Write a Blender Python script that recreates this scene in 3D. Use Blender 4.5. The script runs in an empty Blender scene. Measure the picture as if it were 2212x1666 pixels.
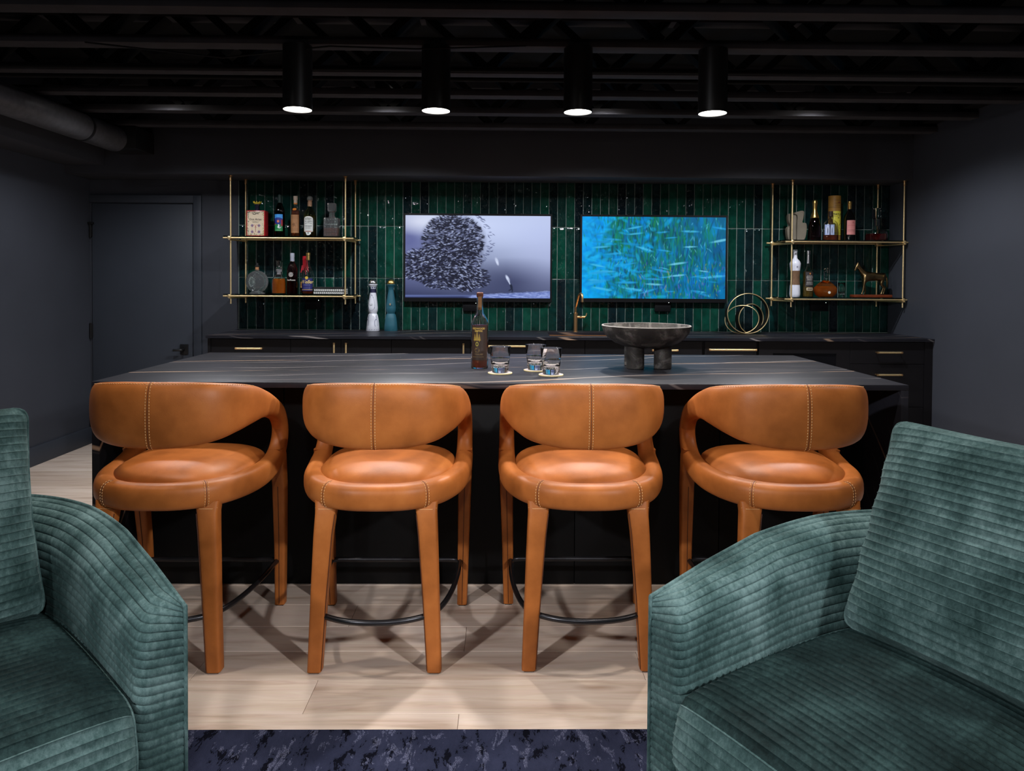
import bpy, bmesh, math, random
import numpy as np
from mathutils import Vector, Matrix
R = math.radians
PI = math.pi
random.seed(7)
rng = np.random.default_rng(7)
SC = bpy.context.scene
COL = SC.collection

# ------------------------------------------------------------------ camera
F_PX, CY_PX, YAW, PITCH, ROLL, CAM_H = 1552.0, 636.0, .0127, .0193, .0063, 1.318
_f = Vector((math.sin(YAW), math.cos(YAW), 0)); _r = Vector((math.cos(YAW), -math.sin(YAW), 0)); _u = Vector((0, 0, 1))
f2 = _f*math.cos(PITCH) - _u*math.sin(PITCH); u2 = _u*math.cos(PITCH) + _f*math.sin(PITCH)
r3 = _r*math.cos(ROLL) + u2*math.sin(ROLL); u3 = u2*math.cos(ROLL) - _r*math.sin(ROLL)
cam = bpy.data.objects.new('camera', bpy.data.cameras.new('camera')); COL.objects.link(cam)
cam.matrix_world = Matrix(((r3.x, u3.x, -f2.x, 0), (r3.y, u3.y, -f2.y, 0), (r3.z, u3.z, -f2.z, CAM_H), (0, 0, 0, 1)))
cam.data.sensor_fit = 'HORIZONTAL'; cam.data.sensor_width = 36.0
cam.data.lens = F_PX/2212*36.0
cam.data.shift_y = -(833-CY_PX)/2212
cam.data.clip_start = .05
SC.camera = cam
# ------------------------------------------------------------------ world, exposure, light levels
w = bpy.data.worlds.new('world'); SC.world = w; w.use_nodes = True
w.node_tree.nodes['Background'].inputs[0].default_value = (.5, .55, .65, 1)
w.node_tree.nodes['Background'].inputs[1].default_value = .0
vs = SC.view_settings
vs.view_transform = 'Standard'; vs.look = 'None'; vs.exposure = 0.0; vs.gamma = 1.0; vs.use_curve_mapping = False
PENDANT_W, AISLE_W, STOOL_W, NEAR_W, FILL_W = 56.0, 96.0, 50.0, 12.0, 265.0
LAMP_COL = (1.0, .93, .85)
AISLE_COL = (.93, .95, 1.0)
FILL_COL = (.97, .97, 1.0)

# ------------------------------------------------------------------ room measures
XL, XR, YB, YF = -3.277, 3.102, 5.75, -2.6
ZC, ZJ = 2.72, 2.40            # deck and joist underside
YS, ZS = 5.42, 2.10            # soffit front and underside
CH = .915                      # counter height
IX0, IX1, IY0, IY1 = -1.597, 1.603, 2.806, 3.933   # island top

# ------------------------------------------------------------------ helpers
def srgb(r, g, b):
    f = lambda c: (c/255/12.92) if c/255 <= .04045 else ((c/255+.055)/1.055)**2.4
    return (f(r), f(g), f(b))

class MB:
    """collects vertices and faces of one mesh"""
    def __init__(s): s.v = []; s.f = []
    def add(s, v, f):
        o = len(s.v); s.v += [tuple(map(float, p)) for p in v]; s.f += [tuple(i+o for i in q) for q in f]; return s
    def box(s, x0, x1, y0, y1, z0, z1):
        v = [(x, y, z) for z in (z0, z1) for y in (y0, y1) for x in (x0, x1)]
        return s.add(v, [(0, 2, 3, 1), (4, 5, 7, 6), (0, 1, 5, 4), (2, 6, 7, 3), (0, 4, 6, 2), (1, 3, 7, 5)])
    def rbox(s, x0, x1, y0, y1, z0, z1, b=.003, seg=2):
        bm = bmesh.new(); bmesh.ops.create_cube(bm, size=1)
        for q in bm.verts:
            q.co = Vector(((x0+x1)/2+q.co.x*(x1-x0), (y0+y1)/2+q.co.y*(y1-y0), (z0+z1)/2+q.co.z*(z1-z0)))
        bmesh.ops.bevel(bm, geom=bm.edges[:], offset=min(b, .49*min(x1-x0, y1-y0, z1-z0)), segments=seg, profile=.5, affect='EDGES')
        bm.verts.index_update()
        s.add([q.co for q in bm.verts], [tuple(q.index for q in fc.verts) for fc in bm.faces]); bm.free(); return s
    def lathe(s, prof, seg=24, c=(0, 0, 0), cap=True, sx=1, sy=1, rot=0):
        n = len(prof); v = []
        for r, z in prof:
            for k in range(seg):
                a = 2*PI*k/seg+rot; v.append((c[0]+r*sx*math.cos(a), c[1]+r*sy*math.sin(a), c[2]+z))
        f = [(i*seg+k, i*seg+(k+1) % seg, (i+1)*seg+(k+1) % seg, (i+1)*seg+k) for i in range(n-1) for k in range(seg)]
        if cap:
            if prof[0][0] > 1e-6: f.append(tuple(range(seg-1, -1, -1)))
            if prof[-1][0] > 1e-6: f.append(tuple((n-1)*seg+k for k in range(seg)))
        return s.add(v, f)
    def tube(s, pts, r, seg=10, closed=False, cap=True):
        P = [Vector(p) for p in pts]; n = len(P); rr = r if hasattr(r, '__len__') else [r]*n
        up = None; v = []
        for i in range(n):
            if closed: t = P[(i+1) % n]-P[i-1]
            else: t = P[min(i+1, n-1)]-P[max(i-1, 0)]
            t.normalize()
            if up is None:
                up = Vector((0, 0, 1)) if abs(t.z) < .9 else Vector((1, 0, 0))
            a = t.cross(up); a.normalize(); up = a.cross(t); up.normalize()
            for k in range(seg):
                q = 2*PI*k/seg; v.append(P[i]+(a*math.cos(q)+up*math.sin(q))*rr[i])
        f = []
        for i in range(n if closed else n-1):
            j = (i+1) % n
            f += [(i*seg+k, i*seg+(k+1) % seg, j*seg+(k+1) % seg, j*seg+k) for k in range(seg)]
        if cap and not closed: f += [tuple(range(seg-1, -1, -1)), tuple((n-1)*seg+k for k in range(seg))]
        return s.add(v, f)
    def prism(s, poly, y0, y1):
        """polygon in x,z extruded along y"""
        n = len(poly); v = [(x, y0, z) for x, z in poly]+[(x, y1, z) for x, z in poly]
        return s.add(v, [tuple(range(n)), tuple(range(2*n-1, n-1, -1))]+[(i, n+i, n+(i+1) % n, (i+1) % n) for i in range(n)])
    def grid(s, A, close_u=False, close_v=False):
        nu, nv = A.shape[:2]; f = []
        for i in range(nu if close_u else nu-1):
            for j in range(nv if close_v else nv-1):
                i2, j2 = (i+1) % nu, (j+1) % nv
                f.append((i*nv+j, i2*nv+j, i2*nv+j2, i*nv+j2))
        return s.add(A.reshape(-1, 3), f)
    def mesh(s, name, smooth=35, fix=True):
        m = bpy.data.meshes.new(name); m.from_pydata(s.v, [], s.f); m.validate()
        if fix:
            bm = bmesh.new(); bm.from_mesh(m); bmesh.ops.recalc_face_normals(bm, faces=bm.faces); bm.to_mesh(m); bm.free()
        if smooth:
            m.polygons.foreach_set('use_smooth', [True]*len(m.polygons)); m.set_sharp_from_angle(angle=R(smooth))
        m.update(); return m
    def obj(s, name, mat, parent=None, smooth=35, fix=True, **kw):
        return link(name, s.mesh(name, smooth, fix), mat, parent, **kw)

def tag(o, label=None, cat=None, group=None, kind=None):
    if label: o['label'] = label
    if cat: o['category'] = cat
    if group: o['group'] = group
    if kind: o['kind'] = kind
    return o
def link(name, mesh, mat, parent=None, **kw):
    o = bpy.data.objects.new(name, mesh); COL.objects.link(o)
    if mat is not None and len(mesh.materials) == 0: mesh.materials.append(mat)
    if parent is not None: o.parent = parent
    return tag(o, **kw)
def thing(name, label, cat, loc=(0, 0, 0), rz=0, group=None):
    o = bpy.data.objects.new(name, None); COL.objects.link(o)
    o.empty_display_size = .05; o.location = loc; o.rotation_euler = (0, 0, rz)
    return tag(o, label, cat, group)
def copy_tree(o, parent=None):
    c = o.copy(); COL.objects.link(c); c.parent = parent
    for ch in list(o.children): copy_tree(ch, c)
    return c

# ------------------------------------------------------------------ materials
def nt(name):
    m = bpy.data.materials.new(name); m.use_nodes = True
    return m, m.node_tree.nodes, m.node_tree.links, m.node_tree.nodes['Principled BSDF']
def ramp(N, stops):
    r = N.new('ShaderNodeValToRGB'); e = r.color_ramp.elements
    while len(e) < len(stops): e.new(.5)
    for el, (p, c) in zip(e, stops): el.position = p; el.color = (*c, 1)
    return r
def coords(N, L, scale=(1, 1, 1), kind='Object', rand=False):
    tc = N.new('ShaderNodeTexCoord'); mp = N.new('ShaderNodeMapping'); mp.inputs['Scale'].default_value = scale
    L.new(tc.outputs[kind], mp.inputs['Vector'])
    if rand:
        oi = N.new('ShaderNodeObjectInfo'); mu = N.new('ShaderNodeMath'); mu.operation = 'MULTIPLY'; mu.inputs[1].default_value = 37.0
        L.new(oi.outputs['Random'], mu.inputs[0]); cb = N.new('ShaderNodeCombineXYZ')
        for k in range(3): L.new(mu.outputs[0], cb.inputs[k])
        L.new(cb.outputs[0], mp.inputs['Location'])
    return mp
def noise(N, L, vec, scale, detail=4, rough=.5, dist=0):
    n = N.new('ShaderNodeTexNoise'); n.inputs['Scale'].default_value = scale; n.inputs['Detail'].default_value = detail
    n.inputs['Roughness'].default_value = rough; n.inputs['Distortion'].default_value = dist
    if vec is not None: L.new(vec.outputs[0], n.inputs['Vector'])
    return n
def mix(N, L, fac, a, b, mode='MIX'):
    m = N.new('ShaderNodeMix'); m.data_type = 'RGBA'; m.blend_type = mode
    for sock, val in ((0, fac), (6, a), (7, b)):
        if hasattr(val, 'links') or hasattr(val, 'is_linked'): L.new(val, m.inputs[sock])
        elif sock == 0: m.inputs[0].default_value = val
        else: m.inputs[sock].default_value = (*val, 1)
    return m.outputs[2]
def bump(N, L, b, h, strength=.2, dist=.01):
    n = N.new('ShaderNodeBump'); n.inputs['Strength'].default_value = strength; n.inputs['Distance'].default_value = dist
    L.new(h, n.inputs['Height']); L.new(n.outputs[0], b.inputs['Normal']); return n
def simple(name, col, rough=.5, metal=0, spec=.5, var=.15, nscale=30, bmp=0.0, coat=0):
    m, N, L, b = nt(name)
    mp = coords(N, L); n = noise(N, L, mp, nscale)
    c2 = tuple(min(1, c*(1+var)) for c in col); c1 = tuple(c*(1-var) for c in col)
    r = ramp(N, [(.3, c1), (.7, c2)]); L.new(n.outputs[0], r.inputs[0]); L.new(r.outputs[0], b.inputs['Base Color'])
    b.inputs['Roughness'].default_value = rough; b.inputs['Metallic'].default_value = metal
    b.inputs['Specular IOR Level'].default_value = spec; b.inputs['Coat Weight'].default_value = coat
    if bmp: bump(N, L, b, n.outputs[0], bmp, .002)
    return m
def glassy(name, col, rough=.0, ior=1.5, trans=1.0):
    m, N, L, b = nt(name)
    b.inputs['Base Color'].default_value = (*col, 1); b.inputs['Transmission Weight'].default_value = 1
    b.inputs['Roughness'].default_value = rough; b.inputs['IOR'].default_value = ior; b.inputs['Transmission Weight'].default_value = trans
    return m
def emit(name, col, strength):
    m, N, L, b = nt(name)
    b.inputs['Base Color'].default_value = (0, 0, 0, 1); b.inputs['Emission Color'].default_value = (*col, 1)
    b.inputs['Emission Strength'].default_value = strength; return m
_flat = {}
def flat(rgb, rough=.6):
    k = (rgb, rough)
    if k not in _flat: _flat[k] = simple('paint_%d_%d_%d' % rgb, srgb(*rgb), rough, var=.06)
    return _flat[k]
def attr_mat(name, rough=.55, emission=0.0):
    m, N, L, b = nt(name)
    a = N.new('ShaderNodeAttribute'); a.attribute_name = 'paint'
    if emission:
        b.inputs['Base Color'].default_value = (.004, .004, .005, 1)
        L.new(a.outputs['Color'], b.inputs['Emission Color']); b.inputs['Emission Strength'].default_value = emission
        b.inputs['Roughness'].default_value = .35; b.inputs['Specular IOR Level'].default_value = .15
    else:
        L.new(a.outputs['Color'], b.inputs['Base Color']); b.inputs['Roughness'].default_value = rough
    return m

WALL = simple('charcoal_wall_paint', srgb(57, 60, 68), .6, spec=.3, var=.05, nscale=3)
SOFFIT = simple('black_soffit_paint', srgb(52, 54, 61), .6, var=.05, nscale=4)
CEIL = simple('black_ceiling_spray', srgb(8, 8, 9), .8, spec=.2, var=.2, nscale=9)
CHORD = simple('dark_joist_underside', srgb(54, 53, 57), .7, spec=.2, var=.15, nscale=9)
DOORM = simple('charcoal_door_paint', srgb(56, 61, 70), .55, spec=.3, var=.04, nscale=4)
BLACKM = simple('matte_black_metal', (.012, .012, .013), .4, metal=.3, var=.1)
BLACKP = simple('black_plastic', (.005, .005, .006), .5, spec=.2, var=.1)
CABM = simple('black_cabinet_paint', srgb(19, 18, 21), .5, spec=.25, var=.08, nscale=6)
BRASS = simple('brushed_brass', (.95, .72, .38), .42, metal=.9, var=.06, nscale=60)
BRASSD = simple('aged_brass', (.74, .46, .22), .36, metal=1, var=.08, nscale=60)
CLEAR = glassy('clear_glass', (1, 1, 1))
SHELFG = glassy('smoked_shelf_glass', (.25, .34, .32), .02)
STEEL = simple('dark_steel_tube', (.045, .045, .05), .32, metal=.8, var=.1)
THREAD = simple('cream_thread', srgb(222, 176, 120), .7, var=.05)
SEAM = simple('dark_leather_seam', srgb(80, 38, 14), .6, var=.05)

def leather():
    m, N, L, b = nt('tan_leather')
    mp = coords(N, L, rand=True); n = noise(N, L, mp, 7, 5, .55)
    r = ramp(N, [(.3, srgb(144, 81, 34)), (.55, srgb(172, 100, 46)), (.75, srgb(187, 113, 55))])
    L.new(n.outputs[0], r.inputs[0]); L.new(r.outputs[0], b.inputs['Base Color'])
    b.inputs['Roughness'].default_value = .44; b.inputs['Specular IOR Level'].default_value = .27
    g = noise(N, L, mp, 260, 3, .6); n3 = noise(N, L, mp, 14, 2)
    ad = N.new('ShaderNodeMath'); ad.operation = 'MULTIPLY_ADD'; L.new(n3.outputs[0], ad.inputs[0]); ad.inputs[1].default_value = 2.0; L.new(g.outputs[0], ad.inputs[2])
    bump(N, L, b, ad.outputs[0], .12, .002); return m
LEATHER = leather()

def velvet(name, lo, md, hi, sheen=.25):
    m, N, L, b = nt(name)
    mp = coords(N, L, (1, 1, 1)); n = noise(N, L, mp, 7, 4, .5, .3)
    n5 = noise(N, L, coords(N, L, (1, 1, .6)), 85, 6, .75, .2); av = N.new('ShaderNodeMath'); av.operation = 'MULTIPLY_ADD'; L.new(n5.outputs[0], av.inputs[0]); av.inputs[1].default_value = .75; av.use_clamp = True
    sb_ = N.new('ShaderNodeMath'); sb_.operation = 'SUBTRACT'; L.new(n.outputs[0], sb_.inputs[0]); sb_.inputs[1].default_value = .375; L.new(sb_.outputs[0], av.inputs[2])
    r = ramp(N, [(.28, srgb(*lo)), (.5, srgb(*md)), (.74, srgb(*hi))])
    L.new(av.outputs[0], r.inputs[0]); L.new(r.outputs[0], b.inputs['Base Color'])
    b.inputs['Roughness'].default_value = .75; b.inputs['Specular IOR Level'].default_value = .1
    b.inputs['Sheen Weight'].default_value = sheen; b.inputs['Sheen Roughness'].default_value = .3
    b.inputs['Sheen Tint'].default_value = (.6, .82, .82, 1)
    g = noise(N, L, coords(N, L, (1, 1, 1)), 420, 2, .6); bump(N, L, b, g.outputs[0], .35, .002); return m
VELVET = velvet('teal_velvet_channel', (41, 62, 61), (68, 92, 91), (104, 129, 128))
VELVET_SHADED = velvet('teal_velvet_shaded_copy', (17, 30, 30), (29, 46, 46), (48, 70, 69), .06)  # darker copy of the armchair velvet; the seat top's shade is in its colour

def stone():
    m, N, L, b = nt('black_veined_stone')
    mp = coords(N, L, (1, 1, 1))
    base = noise(N, L, mp, 2.5, 6, .6)
    r0 = ramp(N, [(.3, srgb(24, 24, 28)), (.7, srgb(38, 38, 45))]); L.new(base.outputs[0], r0.inputs[0])
    # veins: thin crests of a slowly bending wave, slightly slanted to the slab
    def vein(scale, ang, dist, lo, seed, mlo, mhi):
        mp2 = coords(N, L, (1, 1, 1)); mp2.inputs['Rotation'].default_value = (R(38), 0, R(ang)); mp2.inputs['Location'].default_value = (seed, seed*.7, 0)
        wv = N.new('ShaderNodeTexWave'); wv.bands_direction = 'Y'; wv.inputs['Scale'].default_value = scale
        wv.inputs['Distortion'].default_value = dist; wv.inputs['Detail'].default_value = 3; wv.inputs['Detail Scale'].default_value = .35; wv.inputs['Detail Roughness'].default_value = .5
        L.new(mp2.outputs[0], wv.inputs['Vector'])
        rr = ramp(N, [(lo, (0, 0, 0)), (1.0, (1, 1, 1))]); L.new(wv.outputs['Fac'], rr.inputs[0])
        msk = noise(N, L, mp2, 1.5, 3); rm = ramp(N, [(mlo, (0, 0, 0)), (mhi, (1, 1, 1))]); L.new(msk.outputs[0], rm.inputs[0])
        mu = N.new('ShaderNodeMath'); mu.operation = 'MULTIPLY'; L.new(rr.outputs[0], mu.inputs[0]); L.new(rm.outputs[0], mu.inputs[1]); return mu.outputs[0]
    v1 = vein(.9, -7, 6, .9985, 1.3, .44, .62); v2 = vein(1.4, -11, 8, .998, 4.1, .42, .6); v3 = vein(2.6, -5, 8, .995, 7.7, .40, .62)
    c = mix(N, L, v1, r0.outputs[0], srgb(168, 140, 118)); c = mix(N, L, v2, c, srgb(136, 130, 129))
    h = N.new('ShaderNodeMath'); h.operation = 'MULTIPLY'; h.inputs[1].default_value = .5; L.new(v3, h.inputs[0])
    c = mix(N, L, h.outputs[0], c, srgb(120, 112, 112))
    L.new(c, b.inputs['Base Color']); b.inputs['Roughness'].default_value = .42; b.inputs['Specular IOR Level'].default_value = .2
    return m
STONE = stone()

def oak():
    m, N, L, b = nt('pale_oak_plank')
    mp = coords(N, L, (.9, 9, 9), rand=True); n = noise(N, L, mp, 2.2, 6, .55, .6)
    r = ramp(N, [(.25, srgb(186, 160, 142)), (.45, srgb(220, 200, 184)), (.6, srgb(230, 213, 199)), (.8, srgb(208, 184, 164))])
    L.new(n.outputs[0], r.inputs[0])
    mp2 = coords(N, L, (2, 60, 60), rand=True); g = noise(N, L, mp2, 3, 4, .6)
    c = mix(N, L, .18, r.outputs[0], g.outputs[1], 'SOFT_LIGHT')
    oi = N.new('ShaderNodeObjectInfo'); rt = ramp(N, [(0, (.80, .77, .74)), (1, (1.0, 1.0, 1.0))]); L.new(oi.outputs['Random'], rt.inputs[0])
    c = mix(N, L, 1.0, c, rt.outputs[0], 'MULTIPLY')
    # knots
    mp3 = coords(N, L, (1.1, 4.5, 1), rand=True); vo = N.new('ShaderNodeTexVoronoi'); vo.inputs['Scale'].default_value = 1.0; L.new(mp3.outputs[0], vo.inputs['Vector'])
    rk = ramp(N, [(.0, (.6, .6, .6)), (.05, (.3, .3, .3)), (.10, (0, 0, 0))]); L.new(vo.outputs['Distance'], rk.inputs[0])
    c = mix(N, L, rk.outputs[0], c, srgb(128, 88, 58))
    L.new(c, b.inputs['Base Color']); b.inputs['Roughness'].default_value = .5; b.inputs['Specular IOR Level'].default_value = .3
    bump(N, L, b, g.outputs[0], .06, .002); return m
OAK = oak()

def zellige():
    m, N, L, b = nt('green_glazed_tile')
    oi = N.new('ShaderNodeObjectInfo')
    r = ramp(N, [(0, srgb(10, 52, 42)), (.3, srgb(16, 70, 56)), (.5, srgb(14, 48, 47)), (.7, srgb(18, 30, 36)), (.85, srgb(13, 44, 42)), (1, srgb(20, 76, 60))])
    L.new(oi.outputs['Random'], r.inputs[0])
    mp = coords(N, L, (1, 1, 1), rand=True); n = noise(N, L, mp, 14, 4)
    rn = ramp(N, [(.3, (.55, .55, .55)), (.7, (1.1, 1.1, 1.1))]); L.new(n.outputs[0], rn.inputs[0])
    c = mix(N, L, 1.0, r.outputs[0], rn.outputs[0], 'MULTIPLY')
    L.new(c, b.inputs['Base Color']); b.inputs['Roughness'].default_value = .05; b.inputs['Specular IOR Level'].default_value = .42
    mp2 = coords(N, L, (1, 1, .55), rand=True); h = noise(N, L, mp2, 22, 3, .55)
    bump(N, L, b, h.outputs[0], .85, .012); return m
TILE = zellige()
GROUT = simple('pale_grout', srgb(150, 165, 158), .8, var=.06)

def rug():
    m, N, L, b = nt('navy_patterned_pile')
    mp = coords(N, L, (2.4, 1, 1)); n = noise(N, L, mp, 11, 7, .72, .3)
    r = ramp(N, [(.0, srgb(16, 17, 27)), (.425, srgb(18, 19, 28)), (.44, srgb(44, 48, 68)), (1, srgb(58, 62, 86))]); r.color_ramp.interpolation = 'LINEAR'
    L.new(n.outputs[0], r.inputs[0])
    mp2 = coords(N, L, (2.2, 1, 1)); mp2.inputs['Location'].default_value = (5, 3, 0); n2 = noise(N, L, mp2, 10, 6, .7, .5)
    vo = N.new('ShaderNodeTexVoronoi'); vo.inputs['Scale'].default_value = 220; L.new(coords(N, L, (1.5, 1, 1)).outputs[0], vo.inputs['Vector'])
    dots = ramp(N, [(.25, (1, 1, 1)), (.5, (.25, .25, .25))]); L.new(vo.outputs['Distance'], dots.inputs[0])
    msk = ramp(N, [(.565, (0, 0, 0)), (.58, (1, 1, 1))]); L.new(n2.outputs[0], msk.inputs[0])
    mu = N.new('ShaderNodeMath'); mu.operation = 'MULTIPLY'; L.new(dots.outputs[0], mu.inputs[0]); L.new(msk.outputs[0], mu.inputs[1])
    c = mix(N, L, mu.outputs[0], r.outputs[0], srgb(104, 108, 134))
    L.new(c, b.inputs['Base Color']); b.inputs['Roughness'].default_value = 1; b.inputs['Specular IOR Level'].default_value = .0
    fz = noise(N, L, coords(N, L), 500, 2); bump(N, L, b, fz.outputs[0], .5, .004); return m
RUG = rug()
def clay():
    m, N, L, b = nt('charred_clay'); mp = coords(N, L); n = noise(N, L, mp, 13, 8, .7, .6); n2 = noise(N, L, coords(N, L, (1, 1, 2)), 60, 4, .7)
    r = ramp(N, [(.38, srgb(38, 36, 35)), (.52, srgb(58, 55, 53)), (.62, srgb(98, 95, 92)), (.72, srgb(64, 60, 58))]); L.new(n.outputs[0], r.inputs[0])
    c = mix(N, L, .25, r.outputs[0], n2.outputs[1], 'OVERLAY'); L.new(c, b.inputs['Base Color']); b.inputs['Roughness'].default_value = .6; b.inputs['Specular IOR Level'].default_value = .3
    bump(N, L, b, n2.outputs[0], .3, .002); return m
BOWLM = clay()

# ================================================================== SETTING
def plane_box(name, *a, mat=WALL): return MB().box(*a).obj(name, mat, smooth=0, kind='structure')
wall_left = plane_box('wall_left', XL-.1, XL, YF-.1, YB+.1, 0, ZC)
wall_right = plane_box('wall_right', XR, XR+.1, YF-.1, YB+.1, 0, ZC)
wall_front = plane_box('wall_front', XL, XR, YF-.1, YF, 0, ZC)
wall_back = plane_box('wall_back', XL, XR, YB, YB+.1, 0, ZC)
MB().rbox(XL, XL+.014, YF, YB, 0, .135, .004).obj('baseboard_left', DOORM, kind='structure')
MB().rbox(XR-.014, XR, YF, 5.12, 0, .135, .004).obj('baseboard_right', DOORM, kind='structure')
floor = MB().box(XL-.1, XR+.1, YF-.1, YB+.1, -.12, -.004).obj('floor', simple('oak_subfloor', srgb(120, 96, 74), .6), smooth=0, kind='structure')
soffit = MB().rbox(XL, XR, YS, YB, ZS, ZC, .004).obj('ceiling_soffit', SOFFIT, kind='structure')
bulk = MB().rbox(XL, -2.98, YF, YS, 2.16, ZC, .004).obj('ceiling_bulkhead', SOFFIT, kind='structure')
ceiling = MB().box(XL-.1, XR+.1, YF-.1, YB+.1, ZC, ZC+.1).obj('ceiling', CEIL, smooth=0, kind='structure')
# floor trusses
TR_Y = [.27, .715, 1.16, 1.605, 2.05, 2.495, 2.94, 3.385, 3.83, 4.275, 4.72, 5.165]
web_mesh = {}
for sgn in (-1, 1):
    mb = MB(); a = R(48)*sgn
    c, s_ = math.cos(a), math.sin(a); hl = .20
    v = []
    for dx, dz in ((-.019, -hl), (.019, -hl), (.019, hl), (-.019, hl)):
        v.append((dx*c+dz*s_, -dx*s_+dz*c))
    mb.prism(v, -.044, .044); web_mesh[sgn] = mb.mesh('web', 0); web_mesh[sgn].materials.append(CEIL)
chord = MB().rbox(-2.98, XR, -.045, .045, 0, .038, .003).box(-2.98, XR, -.045, .045, ZC-ZJ-.04, ZC-ZJ).mesh('joist'); chord.materials.append(CHORD)
for y in TR_Y:
    j = link('joist', chord, None, ceiling); j.location = (0, y, ZJ)
    k = 0; x = -2.72+random.uniform(-.2, .2)
    while x < XR-.25:
        wb = link('web', web_mesh[1 if k % 2 else -1], None, j); wb.location = (x, 0, .17); x += .33; k += 1
# strip of the soffit ledge seen between joists and right wall
MB().box(2.99, XR, YF, YS, 2.46, ZC).obj('trim_1', CEIL, smooth=0, kind='structure')

# planks
PW = .1835; y0 = 2.161-PW*5
row_joint = {3: -.135, 5: -.60, 6: -1.02, 7: -.13, 8: -.58, 4: -.126}
row = 0; y = y0
while y < YB-.01:
    jx = row_joint.get(row, random.uniform(-1.0, .8)); xs = [jx]
    while xs[0] > XL: xs.insert(0, xs[0]-random.choice((1.5, 1.8, 2.1)))
    while xs[-1] < XR: xs.append(xs[-1]+random.choice((1.5, 1.8, 2.1)))
    for a, b in zip(xs[:-1], xs[1:]):
        a, b = max(a, XL), min(b, XR)
        if b-a < .05: continue
        yy = min(y+PW, YB); cx, cy = (a+b)/2, (y+yy)/2
        o = MB().rbox(a-cx+.0006, b-cx-.0006, y-cy+.0006, yy-cy-.0006, -.004, 0, .0012, 1).obj('plank', OAK, floor); o.location = (cx, cy, 0)
    y += PW; row += 1

# tiles: three courses of narrow glazed tiles over pale grout
TX0, TX1, TP = -2.1, XR, .0683
GR = MB().box(TX0-.003, TX1, YB-.0045, YB, CH, ZS).obj('grout', GROUT, wall_back, smooth=0)
tile_meshes = []
for q in range(6):
    nx, nz = 4, 14; hw, hh = (TP-.0042)/2, (.4135-.0042)/2
    A = np.zeros((nx+3, nz+3, 3))
    us = [-1, -1]+[-.93+1.86*i/nx for i in range(nx+1)]; us = [-1]+us[1:] if False else [-1]+[-.93+1.86*i/nx for i in range(nx+1)]+[1]
    vs_ = [-1]+[-.985+1.97*i/nz for i in range(nz+1)]+[1]
    ph = rng.uniform(0, 6, 6)
    for i, u in enumerate(us):
        for j, v in enumerate(vs_):
            edge = abs(u) == 1 or abs(v) == 1
            d = 0.0 if edge else .0016+.0006*math.sin(2.3*u+ph[0])*math.cos(6*v+ph[1])+.0005*math.sin(11*v+ph[2]+u)+.0005*u*math.sin(ph[3])
            A[i, j] = (u*hw, -d, v*hh)
    mb = MB().grid(A)
    n1, n2 = A.shape[0], A.shape[1]
    ring = [(i, 0) for i in range(n1)]+[(n1-1, j) for j in range(1, n2)]+[(i, n2-1) for i in range(n1-2, -1, -1)]+[(0, j) for j in range(n2-2, 0, -1)]
    rv = [A[i, j] for i, j in ring]; rb = [(p[0], .0035, p[2]) for p in rv]
    nr = len(rv); mb.add(list(rv)+rb, [(k, (k+1) % nr, nr+(k+1) % nr, nr+k) for k in range(nr)])
    m = mb.mesh('tile', 50); m.materials.append(TILE); tile_meshes.append(m)
ncol = int(round((TX1-TX0)/TP))
TPX = (TX1-TX0)/ncol
for c in range(ncol):
    for rw in range(3):
        zc = CH+.002+.4135*(rw+.5)
        o = link('tile', random.choice(tile_meshes), None, wall_back)
        top = min(zc+.2067, ZS); 
        if top < zc+.2067:
            sc = (top-(zc-.2067))/.4135; o.scale = (1, 1, sc*.995); zc = (top+zc-.2067)/2
        o.location = (TX0+TPX*(c+.5), YB-.0085, zc); o.rotation_euler = (max(-.008, min(.008, random.gauss(0, .004))), 0, max(-.03, min(.03, random.gauss(0, .014))))

# door in the back wall
door = thing('door_1', None, None, (0, YB, 0)); door['kind'] = 'structure'; door['label'] = 'flush charcoal door with black hinges in the back wall'
MB().rbox(-3.255, -2.465, -.012, .0, .008, 1.905, .002).obj('door_panel', DOORM, door)
cas = MB().rbox(-2.455, -2.393, -.02, 0, 0, 1.975, .003); cas.obj('door_casing', DOORM, door)
MB().rbox(XL, -2.455, -.02, 0, 1.915, 1.975, .003).obj('door_casing', DOORM, door)
for z in (1.70, .90, .20):
    h = MB().rbox(-3.270, -3.250, -.020, -.0, z-.055, z+.055, .002).tube([(-3.262, -.024, z-.062), (-3.262, -.024, z+.062)], .0075, 8)
    h.obj('hinge', BLACKM, door)
MB().rbox(-3.285+.012, -3.235, -.045, -.018, 1.742, 1.758, .002).obj('door_stop', BLACKM, door)
hd = MB().rbox(-2.562, -2.498, -.020, -.012, .715, .795, .002).obj('handle_plate', BLACKM, door)
MB().tube([(-2.535, -.012, .752), (-2.535, -.055, .752)], .011, 10).tube([(-2.535, -.052, .752), (-2.545, -.058, .752), (-2.60, -.058, .75)], .009, 8).obj('lever_handle', BLACKM, hd)

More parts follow.
